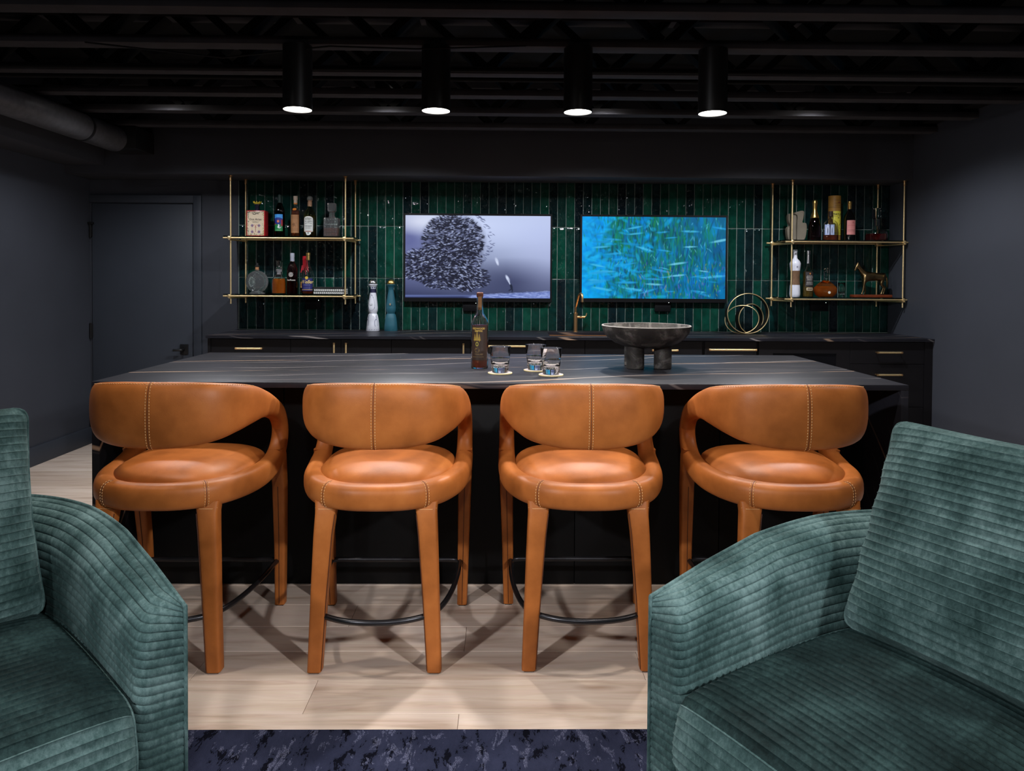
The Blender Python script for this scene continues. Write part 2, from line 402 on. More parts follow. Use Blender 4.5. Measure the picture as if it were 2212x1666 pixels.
# ================================================================== ISLAND
iw = thing('island_worktop', 'dark veined stone island worktop with waterfall ends', 'worktop', (0, 0, 0))
MB().rbox(IX0, IX1, IY0, IY1, CH-.022, CH, .0015).obj('top_slab', STONE, iw)
MB().rbox(IX0, IX0+.03, IY0, IY1, 0, CH-.0222, .0015).obj('waterfall_panel', STONE, iw)
MB().rbox(IX1-.03, IX1, IY0, IY1, 0, CH-.0222, .0015).obj('waterfall_panel', STONE, iw)
ic = thing('island_cabinet', 'matte black island cabinet behind the stools', 'cabinet', (0, 0, 0))
ISLM = simple('island_black_paint', srgb(11, 11, 12), .55, spec=.2, var=.08)
MB().box(IX0+.032, IX1-.032, 3.105, IY1-.04, .0, CH-.0225).obj('body', ISLM, ic, smooth=0)
npan = 5; wpan = (IX1-IX0-.064)/npan
for k in range(npan):
    a = IX0+.032+k*wpan
    MB().rbox(a+.0015, a+wpan-.0015, 3.088, 3.106, .003, CH-.024, .002).obj('front_panel', ISLM, ic)

# ================================================================== BACK COUNTER
bw = thing('back_worktop', 'long dark stone worktop along the green tiled wall', 'worktop', (0, 0, 0))
SX0, SX1, SY0, SY1 = .345, .87, 5.25, 5.60
slab = MB()
for (a, b, c, d) in ((-2.105, SX0, 5.11, YB-.011), (SX1, XR-.002, 5.11, YB-.011), (SX0, SX1, 5.11, SY0), (SX0, SX1, SY1, YB-.011)):
    slab.box(a, b, c, d, CH-.02, CH)
slab.obj('stone_slab', STONE, bw, smooth=0)
sk = thing('bar_sink', 'undermounted brass bar sink below the tall faucet', 'sink', (0, 0, 0))
sb = MB(); t = .004; zb = CH-.20
sb.box(SX0+.001, SX0+.001+t, SY0, SY1, zb, CH-.0205).box(SX1-t-.001, SX1-.001, SY0, SY1, zb, CH-.0205)
sb.box(SX0+.001, SX1-.001, SY0+.0005, SY0+t, zb, CH-.0205).box(SX0+.001, SX1-.001, SY1-t, SY1-.0005, zb, CH-.0205).box(SX0+.001, SX1-.001, SY0+.001, SY1-.001, zb-t, zb)
sb.obj('basin', BRASSD, sk, smooth=0)
MB().lathe([(.03, 0), (.03, .003), (.012, .004)], 20, ((SX0+SX1)/2, (SY0+SY1)/2, zb)).obj('drain', BRASSD, sk)

def pull_h(x0, x1, z, y, r, parent):
    o = MB().tube([(x0+.012, y, z), (x1-.012, y, z)], r, 12).obj('handle', BRASS, parent)
    for a, b in ((x0, x0+.012), (x1-.012, x1)):
        MB().tube([(a, y, z), (b, y, z)], r*1.12, 12).tube([((a+b)/2, y, z), ((a+b)/2, y+.03, z)], r*.7, 8).obj('end_cap', BRASSD, o)
def pull_v(x, z0, z1, y, r, parent):
    o = MB().tube([(x, y, z0+.012), (x, y, z1-.012)], r, 12).obj('handle', BRASS, parent)
    for a, b in ((z0, z0+.012), (z1-.012, z1)):
        MB().tube([(x, y, a), (x, y, b)], r*1.12, 12).tube([(x, y, (a+b)/2), (x, y+.03, (a+b)/2)], r*.7, 8).obj('end_cap', BRASSD, o)
FY = 5.135
def cab(x0, x1, label, fronts, name='base_cabinet', body_x=None):
    t = thing(name, label, 'cabinet', (0, 0, 0))
    MB().box(x0+.001, x1-.001, FY+.019, YB-.012, .10, CH-.021).box(x0+.001, x1-.001, FY+.08, YB-.012, 0, .10).obj('body', CABM, t, smooth=0)
    for fr in fronts:
        nm, a, b, z0, z1 = fr[:5]
        d = MB().rbox(a+.0015, b-.0015, FY, FY+.018, z0+.0015, z1-.0015, .0015, 1).obj(nm, CABM, t)
        for p in fr[5:]:
            if p[0] == 'h': pull_h(p[1], p[2], p[3], FY-.034, .0068, d)
            else: pull_v(p[1], p[2], p[3], FY-.034, .0065, d)
    return t
ZT = CH-.024
cab(-2.077, -1.512, 'black drawer cabinet nearest the door, one brass pull', [('drawer', -2.077, -1.512, .72, ZT, ('h', -1.893, -1.703, .824)), ('drawer', -2.077, -1.512, .42, .72, ('h', -1.893, -1.703, .62)), ('drawer', -2.077, -1.512, .10, .42, ('h', -1.893, -1.703, .32))])
cab(-1.512, -.795, 'black cabinet with a pair of upright brass door pulls', [('door', -1.512, -1.154, .10, ZT, ('v', -1.196, .68, .868)), ('door', -1.154, -.795, .10, ZT, ('v', -1.111, .68, .868))])
cab(-.795, -.23, 'black single-door cabinet behind the whiskey bottle', [('door', -.795, -.23, .10, ZT, ('v', -.278, .68, .868))])
cab(-.23, .306, 'black appliance-front cabinet with long brass pull behind the tumblers', [('door', -.23, .306, .10, ZT, ('h', -.11, .19, .85))])
sc_ = thing('sink_cabinet', 'plain black cabinet front under the bar sink', 'cabinet', (0, 0, 0))
MB().box(.307, .876, FY+.019, FY+.09, .10, CH-.021).box(.307, .34, FY+.019, YB-.012, .10, CH-.021).box(.307, .876, FY+.019, YB-.012, .10, .14).obj('body', CABM, sc_, smooth=0)
for a, b in ((.306, .591), (.591, .877)): MB().rbox(a+.0015, b-.0015, FY, FY+.018, .1015, ZT, .0015, 1).obj('door', CABM, sc_)
cab(.877, 1.436, 'black drawer cabinet seen behind the legs of the footed bowl', [('drawer', .877, 1.436, .72, ZT, ('h', 1.067, 1.253, .826)), ('drawer', .877, 1.436, .42, .72, ('h', 1.067, 1.253, .6)), ('drawer', .877, 1.436, .10, .42)])
cab(1.436, 1.843, 'black ice-maker front with long brass pull below the ring sculpture', [('door', 1.452, 1.827, .10, ZT, ('h', 1.475, 1.816, .832))])
fr = cab(1.843, 2.506, 'black framed cooler door beside the end drawers', [])
z0, z1 = .10, ZT
d = MB().box(1.8445, 1.945, FY, FY+.018, z0, z1).box(2.405, 2.5045, FY, FY+.018, z0, z1).box(1.945, 2.405, FY, FY+.018, z1-.085, z1).box(1.945, 2.405, FY, FY+.018, z0, z0+.09).obj('door_frame', CABM, fr, smooth=0)
MB().box(1.945, 2.405, FY+.008, FY+.014, z0+.09, z1-.085).obj('door_glass', simple('black_glass', (.004, .004, .005), .05), fr, smooth=0)
cab(2.506, 3.043, 'black stack of drawers with brass pulls at the far end', [('drawer', 2.506, 3.043, .731, ZT, ('h', 2.682, 2.866, .818)), ('drawer', 2.506, 3.043, .42, .731, ('h', 2.681, 2.868, .658)), ('drawer', 2.506, 3.043, .10, .42, ('h', 2.681, 2.868, .34))])
MB().box(3.043, XR-.001, FY-.004, YB-.012, 0, CH-.021).obj('filler_panel', CABM, smooth=0, label='narrow black filler panel between drawers and side wall', cat='panel')
MB().box(-2.098, -2.078, FY-.004, YB-.012, 0, CH-.021).obj('end_panel', CABM, smooth=0, label='black end panel of the back counter beside the door', cat='panel')

# faucet
fc = thing('bar_faucet', 'tall brass bar faucet with bent spout between the screens', 'faucet', (.575, 5.66, CH))
MB().lathe([(.019, 0), (.019, .004), (.016, .006), (.016, .15), (.012, .152)], 20).obj('body', BRASSD, fc)
sp = [(0, 0, .15), (0, 0, .20)] + [(.004+.02*k/6, -.02*k/6, .20+.07*k/6) for k in range(1, 7)]
sp = [(0, 0, .148), (0, 0, .195), (.004, -.006, .205), (.012, -.03, .25), (.018, -.05, .285), (.024, -.066, .300), (.031, -.082, .305), (.037, -.097, .300), (.040, -.105, .286), (.041, -.107, .265), (.041, -.107, .238)]
MB().tube(sp, .0095, 12).obj('spout', BRASSD, fc)
hv = MB().tube([(.012, 0, .118), (.075, 0, .118)], .0105, 12).obj('valve', BRASSD, fc)
MB().tube([(.070, 0, .118), (.082, 0, .126), (.088, 0, .15)], .0042, 8).obj('lever', BRASSD, hv)

# ================================================================== SCREENS
def to_lin(a):
    a = a/255.0
    return np.where(a <= .04045, a/12.92, ((a+.055)/1.055)**2.4)
class Canvas:
    def __init__(s, w, h, rgb): s.w, s.h = w, h; s.a = np.zeros((h, w, 3)); s.a[:] = rgb; s.Y, s.X = np.mgrid[0:h, 0:w]; s.X = (s.X+.5)/w; s.Y = (s.Y+.5)/h
    def blend(s, m, rgb): s.a = s.a*(1-m[..., None])+np.array(rgb, float)*m[..., None]
    def rect(s, x0, y0, x1, y1, rgb): s.blend(((s.X >= x0) & (s.X <= x1) & (s.Y >= y0) & (s.Y <= y1)).astype(float), rgb)
    def ell(s, cx, cy, rx, ry, rgb, ang=0, soft=.25, op=1.0):
        x = (s.X-cx); y = (s.Y-cy)*s.h/s.w; c, n = math.cos(ang), math.sin(ang)
        ex = (x*c+y*n)/rx; ey = (-x*n+y*c)/(ry*s.h/s.w); d = np.sqrt(ex**2+ey**2)
        s.blend(np.clip((1+soft-d)/(2*soft), 0, 1)*op, rgb)
    def dab(s, cx, cy, rx, ry, rgb, ang=0, op=1.0):
        """small ellipse, drawn only in its own window; rx, ry as shares of the width"""
        asp = s.h/s.w; rr = max(rx, ry)*1.5
        i0, i1 = max(0, int((cx-rr)*s.w)), min(s.w, int((cx+rr)*s.w)+2); j0, j1 = max(0, int((cy-rr/asp)*s.h)), min(s.h, int((cy+rr/asp)*s.h)+2)
        if i0 >= i1 or j0 >= j1: return
        x = s.X[j0:j1, i0:i1]-cx; y = (s.Y[j0:j1, i0:i1]-cy)*asp; c, n = math.cos(ang), math.sin(ang)
        d = np.sqrt(((x*c+y*n)/rx)**2+((-x*n+y*c)/ry)**2); m = (np.clip((1.35-d)/.7, 0, 1)*op)[..., None]
        s.a[j0:j1, i0:i1] = s.a[j0:j1, i0:i1]*(1-m)+np.array(rgb, float)*m
def painted(name, cv, fn, mat, parent):
    """grid mesh whose vertices carry the canvas colours; fn(u,v)->xyz with u right, v down in 0..1"""
    h, w_ = cv.h, cv.w
    V = [fn((i+.0)/(w_-1), (j+.0)/(h-1)) for j in range(h) for i in range(w_)]
    Fc = [(j*w_+i, (j+1)*w_+i, (j+1)*w_+i+1, j*w_+i+1) for j in range(h-1) for i in range(w_-1)]
    m = bpy.data.meshes.new(name); m.from_pydata(V, [], Fc)
    m.polygons.foreach_set('use_smooth', [True]*len(m.polygons))
    at = m.color_attributes.new('paint', 'FLOAT_COLOR', 'POINT')
    c = np.ones((h*w_, 4), np.float32); c[:, :3] = to_lin(np.clip(cv.a, 0, 255)).reshape(-1, 3); at.data.foreach_set('color', c.ravel())
    m.materials.append(mat); m.update(); return link(name, m, None, parent)
SCREEN = attr_mat('screen_picture', emission=1.0)
PRINT = attr_mat('label_print', .5)

def tv_fish():
    c = Canvas(300, 169, (150, 165, 222)); X, Y = c.X, c.Y
    top = np.array((186, 199, 232.)); bot = np.array((46, 52, 86.))
    g = np.clip(Y*1.05-.12+.25*np.clip(.35-X, 0, 1), 0, 1)[..., None]**1.4
    c.a = top*(1-g)+bot*g
    c.ell(.02, .30, .16, .20, (84, 90, 145), soft=.8, op=.8); c.ell(.02, .62, .20, .22, (92, 98, 150), soft=.8, op=.6)
    c.ell(.12, .08, .14, .10, (226, 230, 246), soft=.8, op=.8); c.ell(.55, .12, .30, .16, (205, 217, 250), soft=.9, op=.8); c.ell(.92, .25, .25, .30, (190, 202, 242), soft=.9, op=.7)
    c.ell(.78, .80, .28, .16, (52, 58, 92), soft=.9, op=.75); c.ell(1.0, .55, .16, .30, (178, 188, 228), soft=.9, op=.5)
    # sea floor
    fl = np.clip((Y-(.955-.10*np.clip(X-.45, 0, 1)))*40, 0, 1); c.blend(fl*.85, (126, 146, 214))
    c.blend(np.clip((Y-(.975-.02*X))*60, 0, 1)*np.clip((.52-X)*8, 0, 1)*.9, (38, 44, 78))
    for k in range(500):
        x = rng.uniform(.45, 1); c.dab(x, rng.uniform(.96-.10*(x-.45), 1), rng.uniform(.004, .02), .0016, (88, 104, 170) if k % 2 else (170, 188, 242), 0, .5)
    blobs = [(.33, .30, .205, .30, 1500), (.35, .52, .17, .26, 900), (.10, .58, .13, .17, 600), (.27, .74, .17, .15, 700), (.42, .73, .10, .19, 500), (.30, .10, .13, .08, 250), (.52, .76, .06, .11, 120), (.10, .72, .11, .07, 160)]
    for bx, by, rx, ry, n in blobs:
        c.ell(bx, by, rx*.93, ry*.93, (52, 56, 84), soft=.25, op=.72)
    for bx, by, rx, ry, n in blobs:
        for k in range(n):
            r = math.sqrt(rng.uniform(0, 1.08)); a = rng.uniform(0, 2*PI); x, y = bx+rx*r*math.cos(a), by+ry*r*math.sin(a)
            if x < -.01 or y < -.01: continue
            an = .25*math.sin(9*x+5*y)+(.4*(y-by)/ry)*(1 if x > bx else -1)+rng.normal(0, .12)
            if rng.uniform() < .62: c.dab(x, y, rng.uniform(.007, .014), rng.uniform(.0024, .004), (28, 30, 46), an, .95)
            else: c.dab(x, y, rng.uniform(.006, .011), rng.uniform(.0018, .003), (176, 188, 226) if rng.uniform() < .6 else (120, 128, 168), an, .85)
    for k in range(60):
        a = rng.uniform(-1.2, 1.1); x, y = .36+.24*math.cos(a)*rng.uniform(.85, 1.05), .30+.36*math.sin(a); c.dab(x, y, .011, .002, (70, 76, 112), rng.normal(.3, .4), .8)
    for x, y, r in ((.63, .545, .016), (.635, .575, .012), (.70, .745, .013), (.708, .765, .016), (.715, .80, .008), (.72, .82, .006)): c.dab(x, y, r*.6, r*1.3, (214, 224, 250), -.4, .75)
    for x, y, rx, ry, an in ((.732, .862, .008, .018, -.2), (.727, .842, .005, .006, 0), (.724, .896, .014, .004, -.5), (.738, .905, .004, .012, .2)): c.dab(x, y, rx, ry, (30, 36, 56), an, .95)
    return c
def tv_paint():
    # loose abstract dabs of blue, teal and green
    c = Canvas(300, 169, (20, 120, 190)); X, Y = c.X, c.Y
    g = np.clip(X*1.6-.25, 0, 1)[..., None]
    c.a = np.array((4, 160, 238.))*(1-g)+np.array((6, 96, 140.))*g
    P = lambda *cs: cs[int(rng.integers(len(cs)))]
    for k in range(220):
        c.dab(rng.uniform(0, 1), rng.uniform(0, 1), rng.uniform(.03, .08), rng.uniform(.02, .05), P((0, 150, 235), (8, 126, 214), (20, 176, 236), (6, 100, 170), (4, 110, 130)), rng.uniform(0, 3), .3)
    for k in range(34):
        c.dab(.30+rng.normal(0, .10) if k % 2 else .70+rng.normal(0, .14), rng.uniform(.05, .9), rng.uniform(.02, .05), rng.uniform(.06, .14), P((8, 96, 84), (10, 120, 96), (10, 70, 112), (4, 84, 90)), rng.normal(0, .15), .55)
    for k in range(1500):
        x = .33+rng.normal(0, .11) if k % 2 else .66+rng.normal(0, .17); y = rng.uniform(0, 1)
        c.dab(x, y, rng.uniform(.0025, .006), rng.uniform(.014, .05), P((8, 90, 76), (16, 124, 84), (40, 140, 66), (10, 75, 130), (14, 120, 196), (6, 60, 90), (6, 130, 150)), rng.normal(0, .18), .5)
    for k in range(260):
        x = rng.beta(1.0, 4.5); c.dab(x, rng.uniform(0, 1), rng.uniform(.01, .04), rng.uniform(.006, .016), P((0, 164, 244), (30, 184, 246), (0, 136, 226)), rng.normal(0, .5), .5)
    for k in range(46):
        x, y = rng.uniform(.03, .97), rng.uniform(.12, .95); r_ = rng.uniform(.025, .06)
        c.dab(x, y, r_*1.2, r_*.14, P((70, 186, 232), (40, 160, 222), (120, 210, 240), (20, 140, 200)), rng.normal(0, .12), .8)
    for k in range(160):
        c.dab(rng.uniform(.40, 1), rng.uniform(.55, 1), rng.uniform(.002, .004), rng.uniform(.006, .02), P((180, 160, 70), (110, 130, 220), (110, 90, 190), (60, 160, 80), (40, 60, 190)), rng.normal(0, .3), .5)
    for k in range(260):
        c.dab(rng.uniform(.2, 1), rng.uniform(0, 1), rng.uniform(.0016, .003), rng.uniform(.006, .02), P((130, 222, 245), (4, 46, 80), (16, 90, 160)), rng.normal(0, .4), .5)
    return c
def tv(x0, x1, z0, z1, label, cv):
    t = thing('television', label, 'television', ((x0+x1)/2, 5.70, (z0+z1)/2)); hw, hh = (x1-x0)/2, (z1-z0)/2
    MB().rbox(-hw-.014, hw+.014, .0, .035, -hh-.030, hh+.016, .003).obj('housing', BLACKP, t)
    fr = MB().box(-hw-.014, -hw, -.004, .001, -hh-.030, hh+.016).box(hw, hw+.014, -.004, .001, -hh-.030, hh+.016).box(-hw, hw, -.004, .001, hh, hh+.016).box(-hw, hw, -.004, .001, -hh-.030, -hh)
    fr.obj('bezel', BLACKP, t, smooth=0)
    MB().box(-.25, .25, .035, .0415, -.15, .15).obj('wall_mount', BLACKM, t, smooth=0)
    painted('screen', cv, lambda u, v: (-hw+2*hw*u, -.0022, hh-2*hh*v), SCREEN, t)
tv(-.773, .374, 1.177, 1.829, 'wall television showing a dark fish shoal and a diver', tv_fish())
tv(.626, 1.769, 1.181, 1.829, 'wall television showing bright blue and green brush dabs', tv_paint())
LED = emit('white_indicator', (.9, 1, .95), 6)
for k, (x0, x1, z0, z1, lb) in enumerate(((-.318, -.2, 1.072, 1.145, 'black outlet box below the fish picture'), (1.214, 1.341, 1.078, 1.16, 'black outlet box below the blue painting screen'),
        (-1.568, -1.447, 1.08, 1.161, 'black outlet box under the patterned box shelf'), (2.464, 2.604, 1.089, 1.166, 'black outlet box under the horse figurine shelf'))):
    t = thing('outlet_box', lb, 'outlet', ((x0+x1)/2, YB-.010, (z0+z1)/2), group='outlet boxes on the tiled wall'); hw, hh = (x1-x0)/2, (z1-z0)/2
    MB().rbox(-hw, hw, -.022, 0, -hh, hh, .003).obj('cover', BLACKP, t)
    MB().rbox(-hw*.6, hw*.35, -.0235, -.021, -hh*.35, hh*.35, .001).obj('socket', BLACKM, t)
    MB().lathe([(.0026, 0), (.0026, .001), (.0008, .0016)], 10).obj('indicator', LED, t).location = (hw*.75, -.0222, hh*.72)
    t.children[-1].rotation_euler = (R(90), 0, 0)

# ================================================================== HANGING SHELVES
def hanging_shelf(label, fx0, fx1, rx0, rx1, bx0, bx1):
    yf, yr = 5.48, 5.685
    t = thing('hanging_bar_shelf', label, 'shelf', (0, 0, 0), group='brass and glass hanging shelves')
    zs = (1.628, 1.187)
    for (x, y) in ((fx0, yf), (fx1, yf), (rx0, yr), (rx1, yr)):
        rod = MB().tube([(x, y, 1.128), (x, y, ZS-.002)], .0062, 12).obj('rod', BRASS, t)
        MB().lathe([(.016, ZS-.001), (.016, ZS-.006), (.0105, ZS-.008), (.0105, ZS-.036), (.007, ZS-.04)], 16, (x, y, 0)).obj('flange', BRASSD, rod)
    for z in zs:
        fr = MB().tube([(bx0, yf-.0125, z), (bx1, yf-.0125, z)], .0065, 12).obj('rail', BRASS, t)
        MB().tube([(rx0-.04, yr+.0125, z), (rx1+.04, yr+.0125, z)], .0065, 12).obj('rail', BRASS, t)
        for (xa, xb) in ((fx0, rx0), (fx1, rx1)):
            MB().tube([(xa, yf-.03, z-.013), (xb, yr+.03, z-.013)], .0065, 12).obj('rail', BRASS, t)
        for (x, y, s) in ((fx0, yf, -1), (fx1, yf, -1), (rx0, yr, 1), (rx1, yr, 1)):
            o = MB().lathe([(.0125, 0), (.0125, .012), (.010, .0135)], 20).obj('clamp_knob', BRASS, t); o.location = (x-.004, y-.0165 if s < 0 else y-.004, z); o.rotation_euler = (R(90), 0, 0)
        MB().rbox(fx0-.055, fx1+(.055 if fx1 < 2.9 else .022), yf-.005, yr+.035, z+.0068, z+.0155, .001, 1).obj('glass_shelf', SHELFG, t)
hanging_shelf('brass rod shelf of tequila and whiskey bottles near the door', -2.066, -1.199, -2.025, -1.165, -2.118, -1.135)
hanging_shelf('brass rod shelf with the bronze horse near the side wall', 2.210, 3.071, 2.135, 2.975, 2.155, 3.098)
ZU, ZL = 1.628+.0157, 1.187+.0157       # tops of the glass shelves

# ================================================================== LAMPS
BULB = emit('lamp_diffuser', (1, .95, .86), 26.0)
def spot(parent, loc, power, size, blend, col, radius=.05):
    l = bpy.data.lights.new('lamp_light', 'SPOT'); l.energy = power; l.spot_size = R(size); l.spot_blend = blend; l.color = col; l.shadow_soft_size = radius
    o = bpy.data.objects.new('lamp_light', l); COL.objects.link(o); o.parent = parent; o.location = loc; return o
def cylinder_lamp(x, y, zb, rad, top, label, power, size=110, blend=.45, col=LAMP_COL, group='cylinder ceiling lights over the island'):
    t = thing('cylinder_downlight', label, 'ceiling light', (x, y, zb), group=group)
    h = top-zb
    MB().lathe([(rad, 0), (rad, h), (0, h)], 40, cap=False).lathe([(rad-.003, .0), (rad-.003, .012), (rad*.2, .012)], 40, cap=False).lathe([(rad-.003, 0), (rad, 0)], 40, cap=False).obj('housing', BLACKM, t)
    MB().lathe([(rad-.0032, 0), (.001, 0)], 40, cap=False).obj('diffuser', BULB, t).location = (0, 0, .004)
    spot(t, (0, 0, -.012), power, size, blend, col)
    return t
for x, lb in ((-.960, 'lit black cylinder ceiling light nearest the round duct'), (-.317, 'lit black cylinder ceiling light above the whiskey bottle'), (.345, 'lit black cylinder ceiling light above the tumblers'), (.977, 'lit black cylinder ceiling light farthest from the duct')):
    cylinder_lamp(x, 3.37, 2.105, .067, 2.40, lb, PENDANT_W)
for k, x in enumerate((-2.15, -.75, .65, 2.0)):
    cylinder_lamp(x, 4.50, 2.475, .05, 2.62, 'small black can light between joists over the aisle, ' + ('nearest the door', 'before the fish picture', 'before the blue painting screen', 'nearest the horse shelf')[k], AISLE_W*(.72, 1.0, 1.0, 1.05)[k], 150, .5, AISLE_COL, 'can lights between the joists over the aisle')
for k, (x, y) in enumerate(((-1.47, 2.25), (.63, 2.25), (2.3, 2.25), (-1.6, 1.15), (1.6, 1.15))):
    cylinder_lamp(x, y, 2.455, .05, 2.62, 'small black can light between joists over the ' + ('stool nearest the door', 'stools beside the bowl', 'far end stool', 'door-side armchair', 'armchair by the side wall')[k], STOOL_W if k < 3 else NEAR_W, 130, .5, LAMP_COL, 'can lights between the joists over the seating')
def fill_head(x, y, z, target, label, power):  # unseen fill spots, added to brighten upright surfaces from the front
    t = thing('fill_spotlight', label, 'spotlight', (x, y, z), group='added fill spotlights behind the seating')
    d = Vector(target)-Vector((x, y, z)); q = (-d).to_track_quat('Z', 'Y')
    MB().rbox(-.02, .02, -.02, .02, .05, .14, .003).obj('stem', BLACKM, t)
    h = MB().lathe([(.055, -.02), (.055, .12), (.03, .13), (0, .13)], 28).obj('head', BLACKM, t); h.rotation_mode = 'QUATERNION'; h.rotation_quaternion = q
    dd = MB().lathe([(.050, -.021), (.001, -.021)], 28, cap=False).obj('diffuser', BULB, h)
    o = spot(t, tuple(d.normalized()*.05), power, 64, .9, FILL_COL, .07); o.rotation_mode = 'QUATERNION'; o.rotation_quaternion = q
for k, (x, tx, ty, pw) in enumerate(((-2.1, .9, 1.9, 1.22), (0, 0, 2.0, .2), (2.1, -1.0, 1.9, 1.22))):
    fill_head(x, -.4, 2.2, (tx, ty, .5), 'black fill spotlight added out of view behind the rug, ' + ('on the door side', 'in the middle', 'by the side wall')[k], FILL_W*pw)

# duct and pipes
dt = thing('round_duct', 'black round duct running to the soffit corner', 'duct', (0, 0, 0))
MB().tube([(-2.76, y, 2.303) for y in np.linspace(-2.5, 5.15, 30)], .088, 32).obj('pipe', simple('black_sheet_metal', (.16, .16, .175), .4, metal=.7), dt)
for y in (1.2, 3.0, 4.75): MB().tube([(-2.76, y-.012, 2.303), (-2.76, y+.012, 2.303)], .091, 32).obj('joint_band', BLACKM, dt)
MB().rbox(-2.86, -2.61, 5.15, YS-.001, 2.24, 2.394, .004).obj('collar_box', BLACKM, dt)
for y, z, lb in ((3.62, 2.37, 'thin black conduit under the joists, nearer the stools'), (3.70, 2.345, 'thin black conduit under the joists, nearer the tiles')):
    MB().tube([(-2.6, y, z), (XR-.005, y, z)], .011, 10).obj('conduit_pipe', CEIL, label=lb, cat='pipe')
MB().tube([(-1.9, 3.30, 2.385), (-1.3, 3.36, 2.34), (-.8, 3.32, 2.385), (-.4, 3.3, 2.37), (.1, 3.32, 2.395)], .004, 6).obj('ceiling_cable', BLACKP, label='loose black cable sagging along a ceiling joist', cat='cable')

# ================================================================== STOOLS
def catmull(K, per):
    K = np.array(K, float); n = len(K); out = []
    for i in range(n):
        p0, p1, p2, p3 = K[i-1], K[i], K[(i+1) % n], K[(i+2) % n]
        for q in range(per):
            t = q/per; out.append(.5*((2*p1)+(-p0+p2)*t+(2*p0-5*p1+4*p2-p3)*t*t+(-p0+3*p1-3*p2+p3)*t**3))
    return np.array(out)
def stitches(mb, P, Nn, length=.0055, gap=.0042, r=.0011):
    """dashes lying along polyline P, each lifted along the normals Nn"""
    acc = 0; P = [Vector(p) for p in P]; Nn = [Vector(n) for n in Nn]; seg = [(P[i+1]-P[i]).length for i in range(len(P)-1)]
    tot = sum(seg); s = 0
    def at(d):
        for i, L_ in enumerate(seg):
            if d <= L_ or i == len(seg)-1: return P[i].lerp(P[i+1], min(1, d/max(L_, 1e-9))), Nn[i]
            d -= L_
    while s+length < tot:
        a, n = at(s); b, _ = at(s+length); m = (a+b)/2+n*r*.8
        mb.tube([a, m, b], [r*.7, r, r*.7], 5, cap=False); s += length+gap

